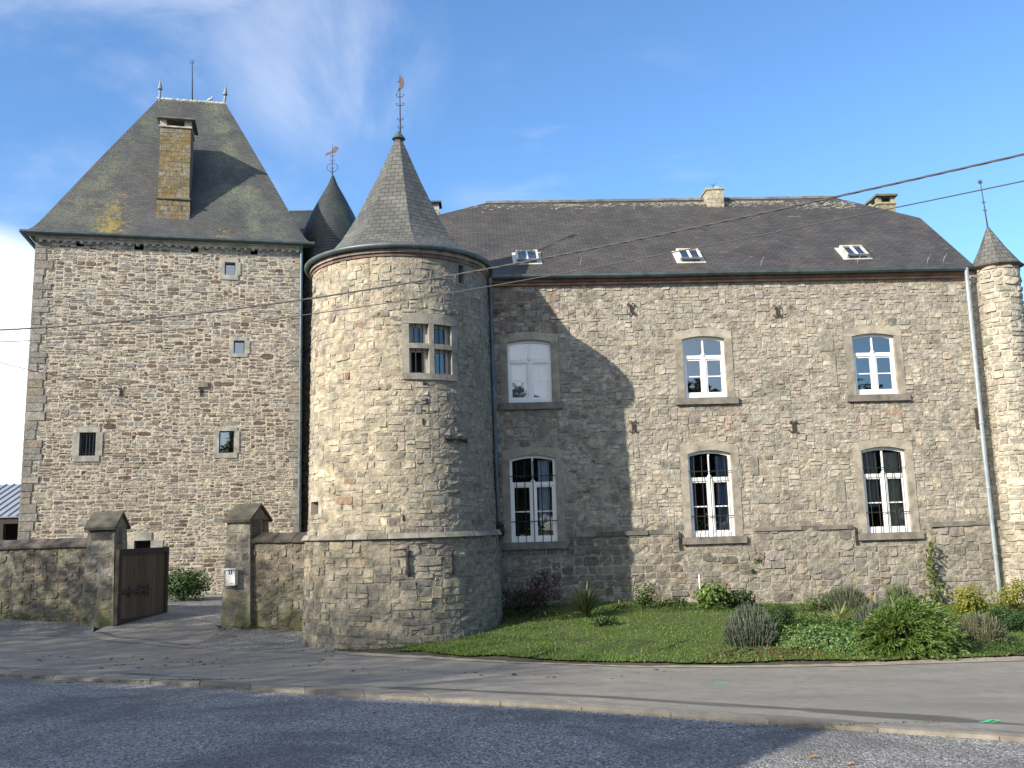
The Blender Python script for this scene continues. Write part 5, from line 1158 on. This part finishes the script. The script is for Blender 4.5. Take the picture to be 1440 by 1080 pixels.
def lavender(label, px, py, w_, h_, seed, cols, n=1500, cat='shrub', name='lavender_bush', ry=None, dome=.75):
    rng = np.random.default_rng(seed); b = gp(px, py); b = b+np.array([0, w_*.25, 0]); b[2] = gz(b[0], b[1]); t = thing(name, label, cat, b); mb = MB()
    th = rng.uniform(0, 2*pi, n); rad = np.sqrt(rng.random(n)); e = rad*1.25
    o = b+np.stack([np.cos(th)*rad*w_*.40, np.sin(th)*rad*w_*.34, 0*rad], 1); ln = h_*rng.uniform(.75, 1.1, n)
    tip = b+np.stack([np.cos(th)*rad*w_*.5, np.sin(th)*rad*w_*.42, ln*np.sqrt(np.maximum(.10, 1-.9*rad**2.6))*rng.uniform(.45, 1, n)**.5], 1)+rng.normal(0, .02, (n, 3)); mid = o*.45+tip*.55; mid[:, 2] += h_*.05
    sdv = np.stack([np.cos(rng.uniform(0, 6.3, n)), np.sin(rng.uniform(0, 6.3, n)), 0*th], 1)*.009
    V = np.stack([o-sdv, o+sdv, mid+sdv*1.1, mid-sdv*1.1, tip+sdv*.5, tip-sdv*.5], 1).reshape(-1, 3); F = np.arange(n)[:, None]*6; F = np.concatenate([F+[0, 1, 2, 3], F+[3, 2, 4, 5]])
    c = np.array(cols)[rng.integers(0, len(cols), n)]*rng.uniform(.7, 1.25, (n, 1)); mb.addq(V, F, np.repeat(c, 6, 0))
    k = rng.integers(0, n, n*3); f = rng.uniform(.1, 1, (n*3, 1)); C = mid[k]*(1-f)+tip[k]*f+rng.normal(0, .02, (n*3, 3)); leaves(mb, C, rng.normal(size=(n*3, 3)), .05, .011, cols, rng, up_=1.5); obj('foliage', mb, M['leaf'], t); return t
LV = [(.11, .14, .095), (.14, .17, .12), (.085, .11, .07), (.17, .185, .14), (.10, .12, .085)]
lavender('grey green lavender mound at the lawn edge beside the box ball', 1062, 913, 1.02, .78, 1, LV)
shrub('box_ball', 'small dark green clipped box ball behind the grey lavender mound', 'shrub', gp(1105, 888)+[0, .2, 0], (.27, .27, .27), 3800, .035, .022, DK+[(.05, .10, .025)], 2, 60, .2)
lavender('tall grey green lavender against the wall behind the conifer', 1196, 862, 1.15, .60, 3, [(.12, .145, .09), (.15, .17, .11), (.10, .12, .07)], 1300)
lavender('feathery pale lavender tuft tucked behind the spreading conifer', 1240, 890, .95, .62, 33, LV, 1000)
lavender('grey lavender clump just right of the spreading conifer', 1388, 908, .95, .55, 4, [(.15, .15, .09), (.19, .19, .12), (.13, .14, .08)], 1300)
YG = [(.19, .22, .03), (.26, .25, .04), (.12, .18, .035), (.32, .27, .05)]
shrub('yellow_shrub', 'yellow green shrub at the foot of the pale downpipe', 'shrub', gp(1374, 868)+[0, .2, 0], (.48, .32, .36), 2300, .06, .035, YG, 5, 40, .2)
shrub('yellow_shrub', 'yellow green shrub under the corner turret at the right edge', 'shrub', gp(1436, 866)+[0, .2, 0], (.42, .32, .40), 2000, .06, .035, YG, 6, 40, .2)
shrub('box_ball', 'round dark green bush at the right edge of the bed', 'shrub', gp(1428, 892)+[0, .15, 0], (.33, .3, .28), 3000, .045, .028, [(.03, .07, .02), (.045, .09, .025)], 7, 40, .2)
shrub('hydrangea', 'light green hydrangea with pink bloom beside the white stake', 'shrub', gp(1004, 858)+[0, .1, 0], (.45, .34, .32), 900, .11, .08, [(.10, .17, .03), (.13, .20, .04), (.07, .12, .02)], 8, 30, .2)
shrub('low_plant', 'low dark leafy plant right of the hydrangea', 'plant', gp(1045, 857)+[0, .1, 0], (.40, .3, .22), 900, .08, .045, DK, 9, 25, .25)
shrub('rose_bush', 'small green rose bush beside the peach blooms in the wall shade', 'shrub', gp(908, 858)+[0, .1, 0], (.38, .3, .36), 700, .06, .04, GR, 10, 22, .25)
shrub('low_plant', 'low green plants at the wall foot behind the dark bush gap', 'plant', gp(950, 856)+[0, .1, 0], (.35, .2, .14), 350, .06, .04, GR, 34, 22, .25)
shrub('rose_bush', 'knee high rose bush carrying peach blooms', 'shrub', gp(875, 858)+[0, .1, 0], (.20, .2, .13), 260, .06, .04, GR, 11, 12, .25)
shrub('maple_shrub', 'dark red leaved maple shrub in the corner by the round tower', 'shrub', gp(758, 862)+[0, .2, 0], (.55, .35, .48), 1300, .07, .03, [(.075, .018, .014), (.055, .015, .015), (.10, .03, .02)], 12, 26, .2, group=None)
shrub('shaded_bush', 'dark bush against the wall foot right beside the round tower', 'shrub', gp(722, 868)+[0, .1, 0], (.55, .3, .33), 1100, .06, .035, [(.02, .03, .012), (.03, .045, .015), (.04, .025, .015)], 13, 26, .22)
shrub('courtyard_shrub', 'rounded dark green laurel shrub behind the open gate', 'shrub', gp(252, 846)+[0, .3, 0], (.88, .8, .48), 3000, .10, .055, [(.025, .06, .012), (.04, .085, .02), (.06, .12, .03)], 14, 60, .17)
shrub('wall_ivy', 'dark ivy tuft growing on the tower pipe above the ledge', 'climber', chit(694, 752) and P(697, 760, 21.9), (.20, .16, .22), 420, .06, .045, DK, 15, 14, .3, stems=False)
shrub('wall_ivy', 'long dark ivy strand hanging by the tower pipe', 'climber', P(697, 690, 22.3), (.12, .1, .50), 420, .06, .045, DK, 16, 16, .3, stems=False)
for i, (px, py, s, lab) in enumerate(((1066, 792, .13, 'small green weed rooted in the wall joints above the plinth plants'), (1057, 803, .06, 'tiny weed sprig low on the wall left of the yellow flowers'))):
    u, z = hit(wm, px, py, .12); shrub('wall_weed', lab, 'plant', wm([u], [z-.08], [.15])[0], (s, .05, s*1.3), 70, .05, .03, [(.10, .13, .04), (.07, .10, .03)], 17+i, 8, .3, stems=False)
lavender('tall feathery grey green tuft at the wall foot left of the hollyhock', 1272, 862, .8, .66, 36, [(.12, .16, .08), (.15, .19, .10)], 900)
shrub('low_plant', 'low leafy plant at the wall foot between box ball and tall lavender', 'plant', gp(1150, 862)+[0, .1, 0], (.4, .2, .2), 420, .06, .035, [(.07, .12, .03), (.11, .16, .04)], 37, 22, .25)
# grassy perennial
def strap(name, label, cat, b, n, L_, W_, cols, seed, spread=1., par=None):
    rng = np.random.default_rng(seed); b = np.array(b); t = thing(name, label, cat, b); mb = MB()
    for i in range(n):
        a = rng.uniform(0, 2*pi); l = L_*rng.uniform(.6, 1.1); e = rng.uniform(.25, 1.25)*spread; q = np.linspace(0, 1, 6); w_ = W_*np.array([.6, 1, 1, .85, .55, .05])*rng.uniform(.8, 1.2)
        dr = np.array([cos(a), sin(a), 0]); ang = pi/2-e*.45-q*e*1.1; st = np.cumsum(np.stack([np.cos(ang), np.sin(ang)], 1)*l/6, 0); ctr = b+dr*st[:, :1]+np.array([0, 0, 1])*st[:, 1:]; sd_ = np.array([-sin(a), cos(a), 0.])
        V = np.concatenate([ctr-sd_*w_[:, None], ctr+sd_*w_[:, None]]); mb.addq(V, np.array([(j, j+1, 7+j, 6+j) for j in range(5)]), np.array(cols[rng.integers(0, len(cols))])*rng.uniform(.8, 1.2))
    obj('leaves', mb, M['leaf'], t); return t
strap('variegated_yucca', 'pale yellow striped strap leaved plant above the ivy mat', 'plant', gp(1186, 886)+[0, .2, 0], 70, .62, .020, [(.34, .38, .14), (.42, .44, .20), (.22, .28, .08)], 19, 1.1)
strap('tall_grass_clump', 'dark arching grassy perennial clump on the lawn in the shade', 'plant', gp(825, 874)+[0, .2, 0], 330, .85, .010, [(.05, .075, .03), (.035, .055, .02), (.08, .10, .04)], 20, .8)
shrub('low_plant', 'dark leafy clump at the foot of the arching grass', 'plant', gp(850, 884)+[0, .15, 0], (.30, .25, .13), 500, .08, .035, GR, 35, 20, .25)
# spreading conifer: branches sweep out and down, each carrying short needle sprays
rng = np.random.default_rng(30); b = gp(1303, 931); b = b+np.array([-.02, .95, 0]); b[2] = gz(b[0], b[1]); cf = thing('spreading_conifer', 'big spreading green conifer with feathery arching sprays beside the road', 'shrub', b); g = MB(); nb_ = 360; Cs = []; Ds = []; Tip = []
bk = MB()
for i in range(nb_):
    a = rng.uniform(0, 2*pi); el = rng.uniform(-.02, 1.25); l = rng.uniform(.75, 1.08)*(1.15 if cos(a) > 0 else .95); dirv = np.array([cos(a)*cos(el)*.84, sin(a)*cos(el)*.85, sin(el)*1.02]); q = np.linspace(.3, 1, 16)
    p = b+np.array([0, 0, .10])+dirv*q[:, None]*l*1.02; p[:, 2] -= (q**2.6)*.28*l*(1 if el > .2 else .5); p[:, 0] += q**2*.10; p[:, 2] = np.maximum(p[:, 2], b[2]+.02)
    if i < 40: tube(bk, [b, p[4], p[9]], [.016, .01, .005], 4)
    dd = np.gradient(p, axis=0); dd /= np.linalg.norm(dd, axis=1)[:, None]
    for r_ in range(5): Cs.append(p+rng.normal(0, .016, p.shape)); Ds.append(dd+rng.normal(0, .42, dd.shape)+np.array([0, 0, -.12])); Tip.append(q)
C = np.concatenate(Cs); D = np.concatenate(Ds); T_ = np.concatenate(Tip); D /= np.linalg.norm(D, axis=1)[:, None]; s_ = np.cross(D, rng.normal(size=D.shape)); s_ /= np.linalg.norm(s_, axis=1)[:, None]; n = len(C); ln = rng.uniform(.055, .11, (n, 1)); wd = rng.uniform(.008, .014, (n, 1))
V = np.stack([C, C+D*ln*.5+s_*wd, C+D*ln, C+D*ln*.5-s_*wd], 1).reshape(-1, 3); c = np.array([(.04, .08, .02)])*(1-T_[:, None]*.8)+np.array([(.13, .205, .04)])*T_[:, None]*.8; c = c*rng.uniform(.65, 1.3, (n, 1)); g.addq(V, np.arange(4*n).reshape(n, 4), np.repeat(c, 4, 0)); obj('foliage', g, M['leaf'], cf); obj('branches', bk, M['bark'], cf)
# ivy mat
rng = np.random.default_rng(40); n = 11500; q0, q1 = gp(1172, 934), gp(1180, 880); g = MB(); c0 = (q0+q1)/2; rx, ry = 1.35, 1.05
th = rng.uniform(0, 2*pi, n); ra = np.sqrt(rng.random(n)); X = c0[0]+np.cos(th)*ra*rx*(1+.08*np.sin(th*5)); Y_ = c0[1]-.05+np.sin(th)*ra*ry*(1+.08*np.cos(th*7)); hgt = .34*np.sqrt(np.maximum(0, 1-ra**3))*(1+.2*np.sin(X*5)*np.sin(Y_*6))
Z = gz(X, Y_)+hgt*rng.uniform(.55, 1.03, n)+.02; leaves(g, np.stack([X, Y_, Z], 1), np.stack([np.cos(th)*ra, np.sin(th)*ra, .7+0*ra], 1), .05, .042, [(.05, .11, .022), (.07, .15, .03), (.11, .20, .05), (.17, .25, .08), (.04, .08, .02)], rng)
tag(obj('ivy_mat', g, M['leaf']), 'mat of small glossy ivy leaves spreading between lavender and conifer', 'ground cover', kind='stuff')
def patch(name, label, cat, px, py, rx, ry, h_, n, ln, wd, cols, seed):
    rng = np.random.default_rng(seed); b = gp(px, py); th = rng.uniform(0, 2*pi, n); ra = np.sqrt(rng.random(n)); X = b[0]+np.cos(th)*ra*rx; Y_ = b[1]+np.sin(th)*ra*ry; Z = gz(X, Y_)+.045+h_*rng.random(n)*(1-ra**2)
    g = MB(); leaves(g, np.stack([X, Y_, Z], 1), np.stack([0*X, 0*X, 1+0*X], 1), ln, wd, cols, rng); return tag(obj(name, g, M['leaf']), label, cat, kind='stuff')
patch('bed_ground_cover', 'low green ground cover right of the conifer with fallen leaves', 'ground cover', 1408, 914, 1.2, .8, .12, 1800, .05, .035, GR, 50)
patch('bed_ground_cover', 'weedy strip with brown stems between lavender and road', 'ground cover', 1085, 920, 1.1, .45, .10, 700, .06, .018, [(.14, .10, .05), (.10, .13, .04), (.18, .15, .07)], 62)
patch('bed_ground_cover', 'sparse weeds along the wall foot behind the box ball', 'ground cover', 1140, 862, 1.7, .35, .14, 900, .05, .03, DK+GR, 51)
patch('bed_ground_cover', 'mixed bright green cover filling the bed behind the ivy mat', 'ground cover', 1235, 878, 2.2, .9, .30, 5200, .07, .035, [(.08, .15, .03), (.11, .19, .04), (.06, .11, .03), (.15, .20, .07)], 63)
patch('bed_ground_cover', 'knee high leafy cover at the right end under the yellow shrubs', 'ground cover', 1400, 885, 1.3, .8, .34, 3600, .07, .035, [(.07, .13, .03), (.10, .17, .03), (.14, .18, .04)], 64)
patch('leaf_litter', 'rust coloured fallen leaves under the grey lavender mound', 'leaf litter', 1075, 928, 1.2, .50, .05, 260, .06, .04, [(.17, .065, .03), (.11, .05, .025), (.06, .09, .02), (.2, .12, .05)], 52)
patch('leaf_litter', 'reddish fallen leaves along the edge under the conifer', 'leaf litter', 1330, 929, 2.0, .30, .04, 150, .055, .035, [(.15, .06, .03), (.2, .12, .07), (.06, .08, .02)], 53)
patch('shade_weeds', 'dark weeds at the foot of the shaded wall near the tower', 'weeds', 745, 872, 1.3, .5, .2, 1300, .06, .035, DK, 54)
patch('shade_weeds', 'green weeds along the wall foot left of the hydrangea', 'weeds', 940, 860, 2.0, .25, .12, 700, .05, .035, GR, 55)
patch('verge_weeds', 'weeds where the tower base meets the road edge', 'weeds', 535, 917, 1.2, .12, .08, 160, .05, .03, GR, 56)
patch('verge_weeds', 'weeds at the foot of the mailbox pillar', 'weeds', 340, 887, .55, .10, .16, 120, .06, .04, GR, 57)
patch('verge_weeds', 'green weeds along the foot of the left boundary wall', 'weeds', 60, 874, 2.4, .12, .12, 260, .06, .04, [(.12, .14, .05), (.08, .11, .03)], 58)
patch('kerb_moss', 'yellow green moss along the near side of the kerb', 'moss', 215, 962, 1.5, .07, .01, 500, .03, .02, [(.10, .11, .02), (.07, .09, .02)], 59)
patch('kerb_moss', 'moss line at the kerb foot right of centre', 'moss', 1150, 1027, 1.4, .06, .01, 300, .02, .015, [(.10, .11, .03), (.07, .09, .02)], 60)
# climbing stem by the right windows
u, z = hit(wm, 1314, 840, .3); b = wm([u], [gz(*wm([u], [0], [.3])[0][:2])], [.3])[0]; rng = np.random.default_rng(61); cl_ = thing('hollyhock', 'tall leafy stalk leaning on the wall below the right window', 'plant', b); g = MB(); ztp = hit(wm, 1312, 762, .2)[1]
q = np.linspace(0, 1, 14); st = [b+np.array([.04*sin(7*t_), -.05+.1*t_, (ztp-b[2])*t_]) for t_ in q]; tube(g, st, np.linspace(.013, .004, 14), 5, (.1, .13, .05)); obj('stem', g, M['bark'], cl_)
g = MB(); n = 260; t_ = rng.random(n)**1.4; C = b+np.stack([.04*np.sin(7*t_)+rng.normal(0, 1, n)*.13*(1.1-t_), rng.normal(-.04, .07, n), (ztp-b[2])*t_], 1); leaves(g, C, rng.normal(size=(n, 3))+[0, -1, .3], .10, .075, [(.12, .17, .04), (.16, .19, .06), (.09, .13, .03)], rng); obj('foliage', g, M['leaf'], cl_)
# yellow daisies
for i, (px, py, lab) in enumerate(((1197, 812, 'yellow daisy stalk standing tallest against the wall'), (1226, 838, 'yellow daisy stalk right of the grey lavender, low blooms'), (1250, 820, 'yellow daisy stalk below the lower right window'))):
    rng = np.random.default_rng(70+i); top = P(px, py, 22.6); b = np.array([top[0]+.05, 22.65, gz(top[0], 22.65)]); t = thing('yellow_daisy', lab, 'flower', b); g = MB(); heads = []
    for k in range(4): tp = top+np.array([rng.normal(0, .09), rng.normal(0, .06), rng.normal(-.08, .13)]); tube(g, [b, (b+tp)/2+[rng.normal(0, .03), 0, 0], tp], [.006, .005, .003], 4, (.1, .14, .05)); heads.append(tp)
    obj('stem', g, M['bark'], t)
    for tp in heads:
        g = MB(); n = 9; a = np.arange(n)*2*pi/n; C = tp+np.stack([np.cos(a)*.018, -.02+0*a, np.sin(a)*.018], 1); leaves(g, C, np.tile([0, -1, .3], (n, 1)), .034, .02, [(.6, .38, .02), (.65, .44, .04)], rng, var=.1); obj('flower_head', g, M['leaf'], t)
for i, (px, py) in enumerate(((875, 851), (868, 846), (880, 857), (871, 856))):
    pass
rng = np.random.default_rng(80)
rb = [o for o in COL.objects if o.get('label', '').startswith('knee high rose')][0]
for (px, py) in ((872, 847), (879, 849), (874, 854), (869, 853)):
    g = MB(); c = P(px, py, 22.2); C = c+rng.normal(0, .02, (26, 3)); leaves(g, C, rng.normal(size=(26, 3))+[0, -.5, .5], .055, .05, [(.62, .32, .22), (.7, .45, .34)], rng, var=.1); obj('flower_head', g, M['leaf'], rb)
hb = [o for o in COL.objects if o.get('label', '').startswith('light green hydrangea')][0]
g = MB(); c = P(1021, 822, 22.5); leaves(g, c+rng.normal(0, .018, (60, 3)), rng.normal(size=(60, 3)), .04, .03, [(.5, .12, .14), (.4, .1, .12)], rng); obj('flower_head', g, M['leaf'], hb)
# white stake
p0 = gp(986, 856); p1 = P(983, 808, p0[1]); g = MB(); tube(g, [p0, p1], .018, 8); tag(obj('garden_stake', g, M['white']), 'thin white stake standing at the wall beside the hydrangea', 'stake')
# sill plants
for i, (px, py, lab, col, potc) in enumerate(((735, 748, 'potted plant in pale pot, left pane of the shaded lower window', DK, (.45, .55, .55)), (768, 747, 'potted plant in yellowish pot, right pane of the shaded lower window', GR, (.45, .42, .25)), (969, 556, 'leafy plant behind the left panes of the middle upper window', DK, (.45, .4, .25)), (1006, 555, 'leafy plant behind the right panes of the middle upper window', DK, (.5, .45, .3)), (985, 735, 'bright green plant behind the left pane of the middle lower window', [(.10, .22, .03), (.06, .15, .02)], (.2, .1, .06)))):
    u, z = hit(wm, px, py, -.34); wz = min(wins, key=lambda w_: abs(w_[0]-u)+abs(w_[1]-z if z > w_[1]-.3 else 9)); zb_ = wz[1]+.04; c = wm([u], [zb_], [-.34])[0]; t = thing('potted_plant', lab, 'plant', c); g = MB(); lathe(g, c, [(.0, 0), (.055, 0), (.075, .15), (.065, .15), (0, .13)], 14); obj('pot', g, simple('pot_glaze', potc, .5, var=.1), t)
    g = MB(); rng = np.random.default_rng(90+i); n = 90; C = c+np.array([0, 0, .27])+rng.normal(0, 1, (n, 3))*np.array([.09, .06, .10]); leaves(g, C, rng.normal(size=(n, 3)), .08, .035, col, rng); obj('foliage', g, M['leaf'], t)
# sills inside the wing
g = MB()
for (u, z, w_, h_, r__, k) in wins: bx(g, wm, u-w_/2-.05, u+w_/2+.05, z-.02, z+.035, -.5, -.165, (.5, .48, .44))
obj('inner_sill', g, M['dress'], wing)
# ------------------------------------------------------------------ small things on the road
rng = np.random.default_rng(101); g = MB()
for (x0, x1, y0, y1, n) in ((20, 480, 921, 941, 34), (110, 330, 926, 940, 22), (640, 960, 941, 955, 16), (480, 700, 940, 948, 8)):
    for k in range(n):
        px = rng.uniform(x0, x1); py = rng.uniform(y0, y1); c = G(px, py); s = rng.uniform(.012, .045); a = np.arange(6)*pi/3+rng.random(); V = [c+np.array([cos(q)*s*1.4*rng.uniform(.6, 1.2), sin(q)*s*rng.uniform(.6, 1.2), 0]) for q in a]+[c+[0, 0, s*.5]]; g.add(V, [(j, (j+1) % 6, 6) for j in range(6)], (.04, .03, .02))
tag(obj('mud_crumbs', g, M['dress']), 'dark crumbs of mud scattered along the road lane', 'mud', kind='stuff')
m = simple('green_spray_paint', (.05, .55, .22), .6, var=.2, sc=30, bs=0); rd = [o for o in COL.objects if o.name == 'road'][0]
def mark(pts, w_):
    c = [G(*p)+[0, 0, .006] for p in pts]; g = MB(); V = []
    for i, p in enumerate(c):
        d = c[min(i+1, len(c)-1)]-c[max(i-1, 0)]; s = np.array([-d[1], d[0], 0]); s /= np.linalg.norm(s)+1e-9; V += [p-s*w_, p+s*w_]
    g.add(V, [(2*i, 2*i+2, 2*i+3, 2*i+1) for i in range(len(c)-1)]); o = obj('paint_mark', g, m); o['kind'] = 'structure'; return up(o)
mark([(1378, 1017), (1386, 1016), (1394, 1013), (1400, 1013), (1405, 1015.5)], .018); mark([(1388, 1015.4), (1395, 1017), (1400, 1016)], .012); mark([(1005, 960.5), (1014, 961), (1022, 960.5)], .02)
for i, (px, py, col, lab) in enumerate(((1143, 1067, (.55, .28, .05), 'orange fallen leaf on sunlit gravel, the left one of two'), (1195, 1077, (.6, .33, .05), 'orange fallen leaf on sunlit gravel at the bottom edge'), (840, 1068, (.6, .6, .58), 'pale scrap lying on the shaded gravel'), (526, 1005, (.25, .08, .04), 'small red brown leaf on the gravel near the kerb'))):
    c = G(px, py)+[0, 0, .012]; g = MB(); s = .035; g.add([c+[-s*1.3, 0, 0], c+[-.2*s, -s*.7, .01], c+[s*1.2, 0, .022], c+[0, s*.7, .006], c+[.1*s, 0, .0]], [(0, 1, 4), (1, 2, 4), (2, 3, 4), (3, 0, 4)], col); tag(obj('fallen_leaf' if i != 2 else 'paper_scrap', g, M['leaf']), lab, 'leaf' if i != 2 else 'litter')
g = MB(); c = gp(1398, 908); 
# ------------------------------------------------------------------ overhead cables
def cable(label, pxs, r, twist=False, post=None):
    c = [P(px, py, Y) for px, py, Y in pxs]; c = np.array(c); s = np.concatenate([[0], np.cumsum(np.linalg.norm(np.diff(c, axis=0), axis=1))]); q = np.linspace(0, s[-1], 90)
    # smooth curve through the measured points: fit z with a cubic (a hanging line has no kinks)
    k = [np.polyval(np.polyfit(s, c[:, i], 3 if i == 2 else 2), q) for i in range(3)]; p = np.stack(k, 1); a_, b_ = p[0]+(p[0]-p[3])/np.linalg.norm(p[0]-p[3])*14, p[-1]+(p[-1]-p[-4])/np.linalg.norm(p[-1]-p[-4])*14; p = np.vstack([a_, p, b_]); s = np.concatenate([[0], np.cumsum(np.linalg.norm(np.diff(p, axis=0), axis=1))]); q = s; g = MB()
    if twist:
        for ph in (0, 2*pi/3, 4*pi/3):
            qq = np.linspace(0, s[-1], 900); pp = np.stack([np.interp(qq, q, p[:, i]) for i in range(3)], 1); an = qq*12+ph; pp[:, 2] += np.cos(an)*r*.6; pp[:, 1] += np.sin(an)*r*.6; tube(g, pp, r*.62, 5)
    else: tube(g, p, r, 6)
    return tag(obj('overhead_cable', g, M['cable'], smooth=True), label, 'cable', 'overhead cables crossing the facade')
M['cable'] = simple('cable_sheath', (.05, .048, .05), .6, var=.1, bs=0)
def lin(pts, Ya, Yb): return [(x, y, Ya+(Yb-Ya)*(x-pts[0][0])/(pts[-1][0]-pts[0][0])) for x, y in pts]
cable('thick twisted upper overhead cable crossing roof and tower', lin([(1520, 198), (1440, 215), (1300, 247), (1180, 276), (1000, 318), (730, 373), (600, 396), (440, 418), (240, 440), (0, 463), (-60, 469)], 7.0, 12.5), .0095, True)
cable('thinner lower overhead cable crossing windows gutter and tower', lin([(1520, 236), (1440, 252), (1200, 306), (1000, 348), (690, 403), (574, 421), (440, 442), (200, 465), (0, 480), (-60, 484)], 6.9, 12.2), .0055)
pe = km(*[np.array([q]) for q in (hit(km, 135, 535)[0], hit(km, 135, 535)[1], .05)])[0]
pst = P(-40, 497, 24); g = MB(); mid_ = (pe+pst)/2-[0, 0, .12]; tube(g, [pst, pst*.5+mid_*.5-[0, 0, .03], mid_, mid_*.5+pe*.5-[0, 0, .03], pe], .009, 5); tag(obj('overhead_cable', g, M['cable']), 'thin short cable ending on the keep wall at the left', 'cable', 'overhead cables crossing the facade')
# ------------------------------------------------------------------ behind the photographer: the house and trees that shade the forecourt
sunh = np.array([sin(R(SUN_AZ)), cos(R(SUN_AZ))]); perp = np.array([sunh[1]*-1, sunh[0]])   # perp: towards the right-hand side of the shadow
if perp[0] < 0: perp = -perp
def sp(s, a): return sunh*a+perp*s
hs = thing('neighbour_house', 'plain rendered house with dark tiled roof standing behind the viewer', 'house', (-17, 0, .9))
q0 = sp(-6.8, 5.2); q1 = sp(-20.3, 11.3); hd = (q1-q0)/np.linalg.norm(q1-q0); hn = np.array([hd[1], -hd[0]])
if hn[1] > 0: hn = -hn
def hp(u, v): return q0+hd*u+hn*v
HL = float(np.linalg.norm(q1-q0)); HD = 7.0; EV = 5.7; RG = 9.1
mb = MB(); cs4 = [hp(0, 0), hp(HL, 0), hp(HL, HD), hp(0, HD)]
def hquad(mb, a, b, z0, z1): mb.add([(*a, z0), (*b, z0), (*b, z1), (*a, z1)], [(0, 1, 2, 3)])
for k in range(4): hquad(mb, cs4[k], cs4[(k+1) % 4], .3, EV)
for uu in (0, HL): mb.add([(*hp(uu, 0), EV), (*hp(uu, HD), EV), (*hp(uu, HD/2), RG-.05)], [(0, 1, 2)])
obj('wall', mb, simple('house_render', (.30, .27, .22), .9), hs); mb = MB()
r0_, r1_ = hp(-.2, HD/2), hp(HL+.2, HD/2); zl = EV-.35*(RG-EV)/(HD/2)
facepoly(mb, [(*hp(-.2, -.35), zl), (*hp(HL+.2, -.35), zl), (*r1_, RG), (*r0_, RG)]); facepoly(mb, [(*hp(-.2, HD+.35), zl), (*hp(HL+.2, HD+.35), zl), (*r1_, RG), (*r0_, RG)]); obj('roof', mb, M['dslate'], hs)
for k in range(4):
    for zz in (1.3, 3.9):
        f = MB(); a = hp(1.6+k*3.7, -.03); b = hp(2.7+k*3.7, -.03); hquad(f, a, b, zz, zz+1.3); obj('window', f, M['glass'], hs)
def tree(label, s, a, H, cr, seed, n=5200, cz=.62, group=None):
    rng = np.random.default_rng(seed); p = sp(s, a); zb = gz(*p); t = thing('broadleaf_tree', label, 'tree', (*p, zb), group); g = MB(); b = np.array([*p, zb]); tube(g, [b-[0, 0, .2], b+[.1, 0, H*.3], b+[0, .15, H*.6], b+[.1, .1, H*.85]], [.28, .2, .12, .05], 8)
    cc = []
    for i in range(22):
        th = rng.uniform(0, 2*pi); e = rng.uniform(-.5, 1.2); c = b+[0, 0, H*cz]+np.array([cos(th)*cos(e)*cr*.7, sin(th)*cos(e)*cr*.7, sin(e)*H*(1-cz)*.8]); cc.append(c); tube(g, [b+[0, 0, H*rng.uniform(.25, .5)], (c+b+[0, 0, H*.5])/2, c], [.07, .04, .015], 5)
    obj('trunk', g, M['bark'], t); cc = np.array(cc); k = rng.integers(0, len(cc), n); n = int(n*2.4); k = rng.integers(0, len(cc), n); C = cc[k]+rng.normal(0, 1, (n, 3))*cr*.40; g = MB(); leaves(g, C, rng.normal(size=(n, 3)), .22, .15, [(.04, .07, .02), (.06, .09, .025)], rng); obj('crown', g, M['leaf'], t)
tree('tall broadleaf tree standing behind the neighbour house roof', -16.4, 19, 17.0, 2.9, 201, 3000)
tree('second broadleaf tree behind the viewer, further left', -21.5, 16, 15.0, 3.0, 202, 3000)
tree('broad low tree behind the viewer at the far left', -26.2, 12, 11.2, 2.6, 203, 2200)
tree('slim broadleaf tree behind the neighbour house, nearest the viewer', -12.0, 19, 15.2, 2.2, 204, 1900)
# wood across the car park, mirrored in the panes; outer trees added to dim ambient
rng = np.random.default_rng(300); src = None
for i, (x, y, h_) in enumerate(((-4, -30, 11), (4, -27, 12), (-18, -38, 12), (-32, -34, 12), (-46, -24, 13), (-52, -8, 12), (54, -14, 12), (56, 2, 11), (52, 16, 9), (11, -29, 10), (18, -27, 12.5), (25, -28, 11), (32, -26, 12), (39, -27, 11), (46, -24, 12))):
    if src is None:
        zb = gz(x, y); src = thing('park_tree', 'bushy park tree in the row behind the viewer', 'tree', (x, y, zb), 'park trees behind the viewer'); n = 3800; g = MB(); a = rng.normal(size=(n, 3)); a /= np.linalg.norm(a, axis=1)[:, None]; ln_ = rng.uniform(.55, 1.05, (n, 1)); C = np.array([x, y, zb+h_*.5])+a*ln_*np.array([4.0, 3.2, h_*.5])
        leaves(g, C, a, .75, .55, [(.035, .06, .02), (.05, .08, .025), (.03, .05, .015)], rng); cr_ = obj('crown', g, M['leaf'], src); g = MB(); tube(g, [(x, y, zb-.2), (x, y, zb+h_*.7)], [.3, .1], 8); tk_ = obj('trunk', g, M['bark'], src)
    else:
        t = src.copy(); t.location = (x, y, gz(x, y)); t.scale = (1, 1, h_/11); t.rotation_euler = (0, 0, i*1.3); COL.objects.link(t)
        for c in (cr_, tk_): d = c.copy(); COL.objects.link(d); d.parent = t
